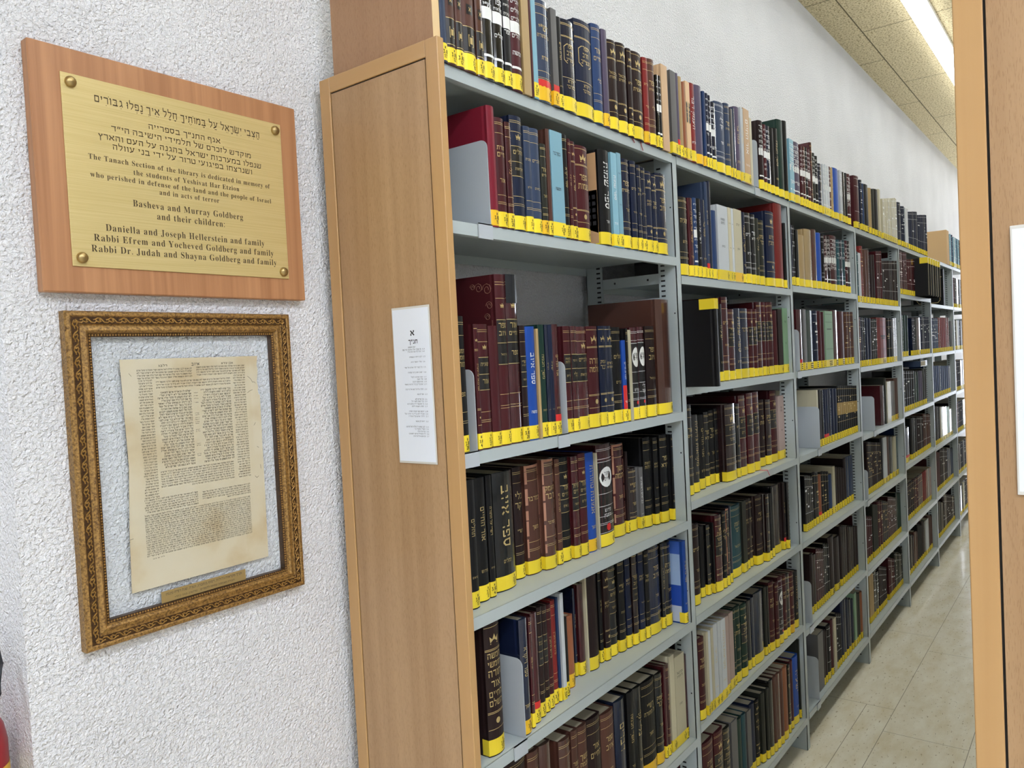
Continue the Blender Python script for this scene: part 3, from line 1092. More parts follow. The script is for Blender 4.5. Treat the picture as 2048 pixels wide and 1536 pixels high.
def upright(t, x, slots=True, top=2.148):
    """pair of slotted angle posts with flat braces: a ladder frame standing across the shelf depth; x is its left face"""
    b = MB()
    b.box(x, x + 0.030, 0.0, 0.0025, 0, top, STEEL)
    b.box(x, x + 0.002, 0.0, 0.056, 0, top, STEEL)
    b.box(x + 0.028, x + 0.030, 0.0, 0.042, 0, top, STEEL)
    b.box(x, x + 0.030, DEPTH - 0.0025, DEPTH, 0, top, STEEL)
    b.box(x, x + 0.002, DEPTH - 0.056, DEPTH, 0, top, STEEL)
    b.box(x + 0.028, x + 0.030, DEPTH - 0.042, DEPTH, 0, top, STEEL)
    if slots:
        n = int((top - 0.06) / 0.0145)
        for i in range(n):
            z = 0.04 + i * 0.0145
            for ya in (0.036, DEPTH - 0.050):
                b.face([(x - 0.0003, ya, z), (x - 0.0003, ya + 0.013, z), (x - 0.0003, ya + 0.013, z + 0.005), (x - 0.0003, ya, z + 0.005)], SLOT)
        for z in (0.6, 0.9, 1.3, 1.7, 2.0):
            b.face([(x - 0.0003, 0.008, z), (x - 0.0003, 0.012, z), (x - 0.0003, 0.012, z + 0.004), (x - 0.0003, 0.008, z + 0.004)], SLOT)
    b.build('upright', t)
    for z in (0.30, 0.75, 1.22, 1.72, 1.79, 2.05):
        b = MB()
        b.box(x + 0.004, x + 0.007, 0.042, DEPTH - 0.042, z, z + 0.03, STEEL)
        for k in range(2):
            y = 0.09 + k * 0.11
            b.face([(x + 0.0036, y, z + 0.012), (x + 0.0036, y + 0.006, z + 0.012), (x + 0.0036, y + 0.006, z + 0.018), (x + 0.0036, y, z + 0.018)], SLOT)
        b.build('brace', t)
    b = MB()
    b.box(x + 0.002, x + 0.028, 0.0026, DEPTH - 0.0026, 0.0, 0.09, STEEL)
    b.build('foot_plate', t)


for n in range(7):
    t = thing('steel_bookshelf', '%s of grey steel shelving along the back wall%s' % (BAYS[n], ', beside the wooden end panel' if n == 0 else (', part hidden by the right panel' if n == 6 else ', counted along the aisle')),
              'bookshelf', (n, 0, 0), 'grey steel shelving bays')
    x0, x1 = -0.077 + (0.020 if n == 0 else 0), 0.893
    if n == 0:
        x0 = -0.0725
        b = MB()
        b.box(-0.0725, -0.0705, 0.004, DEPTH, 0, 2.14, STEEL)
        b.build('upright', t)
        x0 = -0.070
    upright(t, 0.893, slots=(n < 6))
    for z in ZS[n]:
        b = MB()
        b.box(x0, x1, 0.0, DEPTH, z - 0.0016, z, STEEL)
        b.box(x0, x1, -0.001, 0.0012, z - LIP, z, STEEL)
        b.box(x0, x1, 0.0012, 0.014, z - LIP, z - LIP + 0.0012, STEEL)
        b.box(x0, x1, DEPTH - 0.0012, DEPTH, z - LIP, z, STEEL)
        b.build('shelf', t)

# the shelving across the aisle, seen only by its end panel
t = thing('steel_bookshelf', 'grey steel shelving across the aisle, standing behind the right end panel', 'bookshelf', (0, -0.845, 0), 'grey steel shelving bays')
for n in range(0, 7):
    for ya in (0, -0.29):
        b = MB()
        b.box(n - 0.09, n - 0.06, ya - 0.03, ya, 0, 2.15, STEEL)
        b.build('upright', t)
for z in ZS[1]:
    b = MB()
    b.box(-0.06, 5.93, -0.30, -0.001, z - 0.004, z, STEEL)
    b.box(-0.06, 5.93, -0.001, 0.0, z - LIP, z, STEEL)
    b.build('shelf', t)

# ------------------------------------------------------------------ bookends


def bookend(x, bay, row, label, h=0.165, clip=True, yd=0.0):
    z = ZS[bay][row]
    t = thing('bookend', label, 'bookend', (x, yd, z), 'grey steel bookends')
    b = MB()
    prof = [(0.0, 0.0), (0.0, h * 0.90)]
    for k in range(7):
        a = math.pi / 2 * k / 6
        prof.append((0.016 - 0.016 * math.cos(a), h - 0.016 + 0.016 * math.sin(a)))
    prof += [(0.115, h), (0.128, h - 0.012), (0.13, 0.0)]
    A = [(0.0, y, zz + 0.001) for y, zz in prof]
    B2 = [(0.0016, y, zz + 0.001) for y, zz in prof]
    b.face(A, STEEL_PLATE)
    b.face(B2[::-1], STEEL_PLATE)
    for i in range(len(A)):
        j = (i + 1) % len(A)
        b.face([A[i], B2[i], B2[j], A[j]], STEEL_PLATE)
    b.build('plate', t)
    if clip:
        b = MB()
        b.box(-0.044, 0.0, -0.0045 - yd, -0.0022 - yd, -0.027, 0.0028, STEEL_PLATE)
        b.box(-0.044, 0.0, -0.0045 - yd, -0.0005 - yd, 0.0006, 0.0028, STEEL_PLATE)
        b.build('shelf_clip', t)


bookend(0.055, 0, 1, 'grey bookend plate left of the crimson book, second shelf down, nearest bay', 0.172)
bookend(-0.0225, 0, 2, 'grey bookend plate nearest the end panel on third shelf down, nearest bay', 0.158)
bookend(0.2960, 0, 2, 'grey bookend plate in the middle of third shelf down, nearest bay', 0.163)
bookend(0.0840, 0, 4, 'grey bookend plate right of the big dark book, fifth shelf down, nearest bay', 0.165)
bookend(1.5900, 1, 0, 'grey bookend plate among the books on top shelf of the second bay', 0.175)
bookend(1.9800, 2, 2, 'grey bookend plate at left of third shelf down in the third bay', 0.165)
bookend(2.2100, 2, 3, 'grey bookend plate on the fourth shelf down in the third bay', 0.175)
bookend(1.9750, 2, 4, 'grey bookend plate at left of fifth shelf down in the third bay', 0.150, False, 0.02)
bookend(2.0130, 2, 5, 'grey bookend plate at left of sixth shelf down in the third bay', 0.170)
bookend(2.0670, 2, 6, 'grey bookend plate on the bottom shelf in the third bay', 0.175)
bookend(3.1800, 3, 3, 'grey bookend plate on the fourth shelf down in the fourth bay', 0.178)
bookend(2.9940, 3, 4, 'grey bookend plate at left of fifth shelf down in the fourth bay', 0.150)

# ------------------------------------------------------------------ books
COVER = {
    'K': ('black', rgb(26, 25, 27)), 'N': ('navy', rgb(28, 38, 66)), 'B': ('blue', rgb(42, 66, 108)), 'U': ('bright blue', rgb(32, 78, 166)), 'S': ('slate blue', rgb(58, 72, 98)), 'M': ('maroon', rgb(86, 30, 36)),
    'D': ('dark brown', rgb(48, 28, 28)), 'W': ('brown', rgb(86, 54, 44)), 'R': ('red', rgb(134, 40, 38)), 'C': ('crimson', rgb(132, 30, 48)), 'G': ('dark green', rgb(28, 60, 50)),
    'X': ('teal', rgb(44, 84, 92)), 'L': ('light blue', rgb(140, 188, 204)), 'P': ('white', rgb(205, 210, 212)), 'I': ('cream', rgb(206, 198, 168)), 'A': ('tan', rgb(188, 160, 112)),
    'O': ('rust', rgb(160, 98, 66)), 'Y': ('grey', rgb(112, 110, 108)), 'V': ('purple grey', rgb(92, 82, 104)), 'H': ('olive black', rgb(50, 52, 44)), 'T': ('peach', rgb(222, 184, 142)),
    'E': ('pale green', rgb(140, 176, 140)), 'F': ('pinkish', rgb(196, 172, 162)),
}
HOW = {'n': 'plain', 'g': 'gold-banded', 'c': 'crown-stamped', 'v': 'gold-lettered', 'w': 'white-lettered', 's': 'silver-banded', 'k': 'dark-lettered', 'b': 'black-panelled', 'o': 'white-oval',
       't': 'two-tone', 'x': 'framed-title', 'p': 'white-patterned', 'z': 'unlettered', 'y': 'unlabelled'}
_mats = {}


DARKEN = dict(K=.40, D=.5, N=.6, B=.75, M=.58, W=.85, G=.6, X=.7, H=.6, V=.75, Y=.75, S=.75, R=.75, C=.8, U=.8, O=.75, A=.8, L=.8, T=.82, P=.85, I=.85, E=.8, F=.8)


def cover_mat(key, glossy, flat=False):
    k = (key, glossy)
    if k not in _mats:
        nm, c = COVER[key]
        c = tuple(v * DARKEN[key] for v in c[:3]) + (1.0,)
        _mats[k] = simple('%s_cover%s' % (nm.replace(' ', '_'), '_glossy' if glossy else ''), c, 0.25 if glossy else 0.48, spec=0.25, coat=0.8 if glossy else 0.06, coat_rough=0.08 if glossy else 0.2,
                          vary=0.16, bump=(900, 0.12))
    return _mats[k]


GOLD = simple('gold_foil', (0.60, 0.46, 0.20, 1), 0.35, metal=0.45)
SILVER = simple('silver_foil', (0.78, 0.78, 0.78, 1), 0.35, metal=0.2)
WHITE_INK = simple('white_ink', rgb(225, 225, 220), 0.5)
DARK_INK = simple('dark_spine_ink', rgb(40, 38, 40), 0.6)
PANEL_BLACK = simple('black_title_panel', rgb(22, 20, 20), 0.35)
PAGES = simple('page_edges', rgb(176, 166, 142), 0.9, vary=0.15)
LABEL_Y = simple('yellow_label_tape', rgb(238, 211, 46), 0.42, vary=0.10)
LABEL_Q = simple('orange_label_tape', rgb(234, 186, 34), 0.38, vary=0.06)
RED_TAPE = simple('red_tape', rgb(206, 40, 36), 0.4)
BLUE_RIBBON = simple('blue_ribbon', rgb(44, 62, 130), 0.6)
PINK_RIBBON = simple('pink_ribbon', rgb(190, 84, 96), 0.6)
RED_RIBBON = simple('red_ribbon', rgb(120, 24, 36), 0.6)
WORN = simple('worn_leather', rgb(168, 120, 96), 0.8)
TITLES = [['מקראות', 'גדולות'], ['תורת', 'חיים'], ['חמשה', 'חומשי', 'תורה'], ['פירוש', 'הרמב״ן'], ['אור', 'החיים'], ['רש״י', 'על התורה'], ['העמק', 'דבר'], ['תורה', 'שלמה'], ['ספר', 'בראשית'],
          ['ספר', 'שמות'], ['נביאים', 'ראשונים'], ['תהלים'], ['ספר', 'איוב'], ['משך', 'חכמה'], ['כלי', 'יקר'], ['אברבנאל', 'על התורה'], ['מלבי״ם'], ['ישעיה'], ['ספר', 'ויקרא'], ['במדבר'], ['דברים']]
brnd = random.Random(5)
TITLE_AT = {(0, 4, -16): ['חמשה', 'חומשי', 'תורה', 'אור', 'החיים', 'השלם'], (0, 3, 459): ['אמונות', 'טהורות']}


class Spine:
    """front of a book: a slightly rounded strip of width w, its foremost line at y = 0"""

    def __init__(self, w, bulge):
        self.w, self.b = w, bulge

    def y(self, x):
        s = 2 * x / self.w
        return self.b * s * s

    def at(self, x, z, e=0.0004):
        return (x, self.y(x) - e, z)

    def strip(self, mb, x0, x1, z0, z1, m, e=0.0003, n=4):
        n = n if self.b > 0.0006 else 1
        for i in range(n):
            a, c = x0 + (x1 - x0) * i / n, x0 + (x1 - x0) * (i + 1) / n
            mb.face([self.at(a, z0, e), self.at(c, z0, e), self.at(c, z1, e), self.at(a, z1, e)], m)

    def band(self, mb, z, t, m, e=0.0004):
        self.strip(mb, -self.w / 2 + 0.0006, self.w / 2 - 0.0006, z - t / 2, z + t / 2, m, e)

    def words(self, mb, lines, zc, maxh, m, width=0.8, e=0.0005):
        """horizontal words stacked downwards about zc"""
        u = self.w * width
        hs = []
        for s in lines:
            hs.append(min(maxh, u / text_width(s)))
        z = zc + sum(hs) * 0.85
        for s, h in zip(lines, hs):
            z -= h * 1.0
            flat_quads(mb, text_quads(rtl(s), -u / 2, u / 2, z, h, 0.12, 'c'), m, lambda x, zz: self.at(x, zz, e))
            z -= h * 0.62

    def upward(self, mb, s, z0, z1, m, e=0.0005, height=None):
        """one line running down the spine"""
        h = min(self.w * 0.36, (z1 - z0) / text_width(s) * 1.3) if height is None else height
        quads = text_quads(rtl(s), 0, z1 - z0, -h / 2, h, 0.12, 'c')
        for q in quads:
            mb.face([self.at(b2, z1 - a, e) for a, b2 in q], m)

    def crown(self, mb, zc, r, m, e=0.0005):
        P = [(-1, -.6), (1, -.6), (1.15, .5), (.5, -.05), (0, .9), (-.5, -.05), (-1.15, .5)]
        pts = [(x * r, z * r) for x, z in P]
        for i in range(2, 6):
            pass
        tri = [(0, 1, 3), (1, 2, 3), (0, 3, 5), (3, 4, 5), (0, 5, 6)]
        for q in tri:
            mb.face([self.at(pts[k][0], zc + pts[k][1], e) for k in q], m)
        self.strip(mb, -r, r, zc - r * 0.95, zc - r * 0.75, m, e, 1)

    def oval(self, mb, zc, rx, rz, m, e=0.0006, n=16):
        pts = [(rx * math.cos(2 * math.pi * k / n), zc + rz * math.sin(2 * math.pi * k / n)) for k in range(n)]
        mb.face([self.at(x, z, e + self.y(rx) * 0.0) for x, z in pts], m) if self.b < 0.0006 else [
            mb.face([self.at(0, zc, e), self.at(*pts[k], e), self.at(*pts[(k + 1) % n], e)], m) for k in range(n)]


def cover_mesh(w, h, d, bulge, m):
    """case binding: two boards and a rounded spine, open at head, tail and fore-edge"""
    n = 6
    outer = [(-w / 2, d), (-w / 2, bulge + 0.012), (-w / 2 + min(0.0012, w * 0.08), bulge + 0.007), (-w / 2 + 0.0003, bulge + 0.002)]
    for i in range(n + 1):
        x = -w / 2 + w * i / n
        outer.append((x, bulge * (2 * x / w) ** 2))
    outer += [(w / 2 - 0.0003, bulge + 0.002), (w / 2 - min(0.0012, w * 0.08), bulge + 0.007), (w / 2, bulge + 0.012), (w / 2, d)]
    tk = min(0.0022, w * 0.16)
    inner = [(w / 2 - tk, d), (w / 2 - tk, bulge + 0.0035), (-w / 2 + tk, bulge + 0.0035), (-w / 2 + tk, d)]
    mb = MB()
    no, ni = len(outer), len(inner)
    v = [(x, y, 0.0) for x, y in outer + inner] + [(x, y, h) for x, y in outer + inner]
    N = no + ni
    F = []
    for i in range(N):
        j = (i + 1) % N
        F.append((i, j, N + j, N + i))
    mb.mesh(v, F, m)
    # head and tail rims
    mb2 = []
    iL0, iR0 = no + 3, no + 0
    rimL = [0, 1, no + 2, no + 3]
    rimR = [no - 1, no, no + 1, no - 2]
    rimS = [1, 2, 3] + list(range(4, 4 + n + 1)) + [no - 4, no - 3, no - 2, no + 1, no + 2]
    base = 0
    for rim in (rimL, rimR, rimS):
        mb.f.append(tuple(rim))
        mb.mi.append(0)
        mb.f.append(tuple(N + k for k in reversed(rim)))
        mb.mi.append(0)
    return mb


def book(bay, row, x, w, h, yf, code, label, group, z=None):
    key, how, flags = code[0], code[1:2] or 'n', code[2:]
    if how not in HOW:
        how, flags = 'v', code[1:]
    allc = how + flags
    glossy = 'u' in flags or (key in 'KNMDSW' and brnd.random() < 0.35)
    zs = ZS[bay][row] if z is None else z
    d = min(0.292 - yf, max(0.13, h * brnd.uniform(0.66, 0.74)))
    if h > 0.28:
        d = min(0.292 - yf, 0.22)
    bulge = min(0.007, w * 0.15)
    if key in 'PILYEFT' or how in 'ky':
        bulge = 0.0005
    t = thing('book', label, 'book', (x + w / 2, yf, zs + 0.0004), group)
    cm = cover_mat(key, glossy)
    sp = Spine(w, bulge)
    cover_mesh(w, h, d, bulge, cm).build('cover', t)
    b = MB()
    tk = min(0.0022, w * 0.16) + 0.0002
    b.box(-w / 2 + tk, w / 2 - tk, bulge + 0.0038, d - 0.004, 0.0035, h - 0.0035, PAGES)
    b.build('page_block', t)
    zl = 0.033
    nolabel = 'y' in allc or how == 'z'
    if not nolabel:
        b = MB()
        m = LABEL_Q if 'q' in flags else LABEL_Y
        lz0, lz1 = 0.0025, zl + brnd.uniform(-0.002, 0.002)
        pts = [(-w / 2 - 0.0004, bulge + 0.016), (-w / 2 - 0.0004, bulge)]
        pts += [(-w / 2 + w * i / 6, bulge * (2 * i / 6 - 1) ** 2 - 0.0005) for i in range(7)]
        pts += [(w / 2 + 0.0003, bulge), (w / 2 + 0.0003, bulge + 0.01)]
        for (xa, ya), (xb, yb2) in zip(pts, pts[1:]):
            b.face([(xa, ya, lz0), (xb, yb2, lz0), (xb, yb2, lz1), (xa, ya, lz1)], m)
        lab = b.build('call_number_label', t, normals=False)
        if w > 0.011:
            b = MB()
            cw = min(w * 0.86, 0.017)
            cx = w * 0.46 - cw / 2 if w > 0.022 else 0.0
            rows = ['א', '3.%d' % brnd.choice([8, 82, 81, 7]), str(brnd.choice([12, 15, 27, 28, 31, 4, 17]))]
            zz = 0.0238
            for i, s in enumerate(rows):
                hh2 = 0.0066 if i else 0.0048
                hh2 = min(hh2, cw / text_width(s))
                flat_quads(b, text_quads(s, cx - cw / 2, cx + cw / 2, zz, hh2, 0.16, 'c', BOLD), INK_BLACK, lambda a, c: sp.at(a, c, 0.0008))
                if i == 1:
                    sp.strip(b, cx - cw * 0.4, cx + cw * 0.4, zz - 0.0023, zz - 0.0017, INK_BLACK, 0.0008, 1)
                zz -= 0.0086
            b.build('call_number', lab, normals=False)
    # ---- decoration of the spine
    foil = {'s': SILVER, 'w': WHITE_INK, 'k': DARK_INK, 'p': WHITE_INK}.get(how, GOLD)
    b = MB()
    title = TITLE_AT.get((bay, row, round(x * 1000)), brnd.choice(TITLES))
    top = h
    if how in ('g', 's') or how == 'b' or how == 'o':
        for f in (0.955, 0.94, 0.86, 0.30, 0.235, 0.22):
            sp.band(b, top * f, 0.0009, foil if how != 'o' else SILVER)
    if how in ('g', 's'):
        if w > 0.021:
            sp.words(b, title, top * 0.68, 0.0125, foil)
            sp.words(b, [brnd.choice(TITLES)[0]], top * 0.42, 0.008, foil, 0.6)
        else:
            sp.upward(b, ' '.join(title), top * 0.36, top * 0.82, foil)
    elif how == 'b':
        sp.strip(b, -w / 2 + 0.0008, w / 2 - 0.0008, top * 0.47, top * 0.74, PANEL_BLACK, 0.0004)
        for f in (0.475, 0.735, 0.60):
            sp.band(b, top * f, 0.0012, foil, 0.0006)
        sp.words(b, title, top * 0.67, 0.011, foil, 0.75, 0.0007)
        sp.words(b, [brnd.choice(TITLES)[0]], top * 0.53, 0.009, foil, 0.6, 0.0007)
        if w > 0.03:
            sp.crown(b, top * 0.82, w * 0.16, foil)
    elif how == 'c':
        for f in (0.965, 0.80, 0.79, 0.33, 0.32, 0.20):
            sp.band(b, top * f, 0.0011, foil)
        sp.crown(b, top * 0.875, min(w * 0.26, 0.011), foil)
        if w > 0.02:
            sp.words(b, title, top * (0.60 if len(title) < 4 else 0.55), 0.013, foil)
        else:
            sp.upward(b, ' '.join(title), top * 0.40, top * 0.76, foil)
        sp.oval(b, top * 0.26, min(w * 0.16, 0.006), min(w * 0.16, 0.006), foil)
    elif how in ('v', 'w'):
        sp.upward(b, ' '.join(title), top * 0.34, top * 0.92, foil)
        sp.words(b, [brnd.choice(TITLES)[0]], top * 0.24, 0.007, foil, 0.6)
    elif how == 'k':
        sp.words(b, title, top * 0.78, 0.007, foil, 0.6)
        sp.words(b, [brnd.choice(TITLES)[0]], top * 0.45, 0.006, foil, 0.5)
    elif how == 'o':
        sp.strip(b, -w / 2 + 0.0008, w / 2 - 0.0008, top * 0.13, top * 0.84, PANEL_BLACK, 0.0003)
        for f in (0.83, 0.52, 0.40, 0.14):
            sp.band(b, top * f, 0.0010, SILVER, 0.0005)
        rx, rz = w * 0.40, min(0.026, w * 0.85)
        sp.oval(b, top * 0.68, rx, rz, WHITE_INK, 0.0008)
        sp.words(b, ['מקור', 'חיים'], top * 0.675, 0.0085, DARK_INK, 0.5, 0.0011)
        sp.words(b, title, top * 0.32, 0.008, SILVER, 0.6)
        sp.oval(b, top * 0.19, w * 0.13, w * 0.13, RED_TAPE, 0.0007)
    elif how == 't':
        sp.strip(b, -w / 2 + 0.0003, w / 2 - 0.0003, 0.034, top * 0.36, PANEL_BLACK, 0.0003)
        sp.strip(b, -w * 0.25, w * 0.25, top * 0.46, top * 0.54, PANEL_BLACK, 0.0003)
        sp.strip(b, -w / 2 + 0.0003, w / 2 - 0.0003, top * 0.66, top * 0.97, PANEL_BLACK, 0.0003)
        for f in (0.36, 0.66, 0.97, 0.155):
            sp.band(b, top * f, 0.0012, foil, 0.0005)
        sp.words(b, ['א'], top * 0.49, 0.008, foil, 0.4)
        sp.words(b, title, top * 0.83, 0.011, foil)
        r = min(w * 0.24, 0.007)
        for (xa, xb, za, zb) in ((-r, r, -1.6 * r, -1.4 * r), (-r, r, 1.4 * r, 1.6 * r), (-r, -0.8 * r, -1.6 * r, 1.6 * r), (0.8 * r, r, -1.6 * r, 1.6 * r), (-.5 * r, .5 * r, -.9 * r, .9 * r)):
            sp.strip(b, xa, xb, top * 0.25 + za, top * 0.25 + zb, foil, 0.0006, 1)
    elif how == 'x':
        for f in (0.955, 0.94, 0.82, 0.81, 0.37):
            sp.band(b, top * f, 0.0012, foil)
        rx, rz, zc = w * 0.36, top * 0.105, top * 0.63
        P = [(-rx, -rz * .7), (-rx * .6, -rz), (rx * .6, -rz), (rx, -rz * .7), (rx, rz * .7), (rx * .6, rz), (-rx * .6, rz), (-rx, rz * .7)]
        for (xa, za), (xb, zb) in zip(P, P[1:] + P[:1]):
            k = 0.93
            b.face([sp.at(xa, zc + za), sp.at(xb, zc + zb), sp.at(xb * k, zc + zb * k), sp.at(xa * k, zc + za * k)], foil)
        sp.words(b, ['ספר', 'הרב', 'הנצי״ב'], zc, 0.010, foil, 0.5)
        sp.words(b, ['ויקרא', 'במדבר'], top * 0.29, 0.0075, foil, 0.55)
    elif how == 'p':
        z = top * 0.93
        while z > top * 0.30:
            if z > top * 0.62 or brnd.random() < 0.4:
                s = brnd.choice(TITLES)[0]
                hh2 = min(0.012, w * 0.85 / text_width(s))
                flat_quads(b, text_quads(rtl(s), -w * 0.42, w * 0.42, z - hh2, hh2, 0.1), foil, lambda a, c: sp.at(a, c, 0.0005))
            z -= 0.0175
        sp.strip(b, -w / 2 + 0.0005, w / 2 - 0.0005, top * 0.50, top * 0.60, foil)
        sp.band(b, top * 0.20, 0.005, foil)
    if 'h' in flags:
        sp.strip(b, -w / 2 + 0.0004, w / 2 - 0.0004, 0.034, top * 0.45, RED_TAPE, 0.0003)
    if b.f:
        b.build('spine_lettering', t, normals=False)
    if 'r' in flags:
        b = MB()
        sp.strip(b, -w / 2, w / 2, zl - 0.001, zl + 0.014, RED_TAPE, 0.0007)
        b.build('red_sticker', t, normals=False)
    if 'f' in flags:
        b = MB()
        for sx in (-1, 1):
            z = 0.04
            while z < h - 0.004:
                dz = brnd.uniform(0.02, 0.05)
                a = sx * w * (0.44 - brnd.uniform(0, 0.07))
                sp.strip(b, min(a, sx * w * 0.498), max(a, sx * w * 0.498), z, min(z + dz, h), WORN, 0.0005, 1)
                z += dz + brnd.uniform(0, 0.015)
        sp.strip(b, -w * 0.45, w * 0.45, h - 0.006, h - 0.0005, WORN, 0.0005)
        b.build('worn_edges', t, normals=False)
    return t


def ordinal(n):
    names = ['first', 'second', 'third', 'fourth', 'fifth', 'sixth', 'seventh', 'eighth', 'ninth', 'tenth', 'eleventh', 'twelfth', 'thirteenth', 'fourteenth', 'fifteenth', 'sixteenth', 'seventeenth',
             'eighteenth', 'nineteenth', 'twentieth', 'twenty-first', 'twenty-second', 'twenty-third', 'twenty-fourth', 'twenty-fifth', 'twenty-sixth', 'twenty-seventh', 'twenty-eighth', 'twenty-ninth', 'thirtieth']
    return names[n]


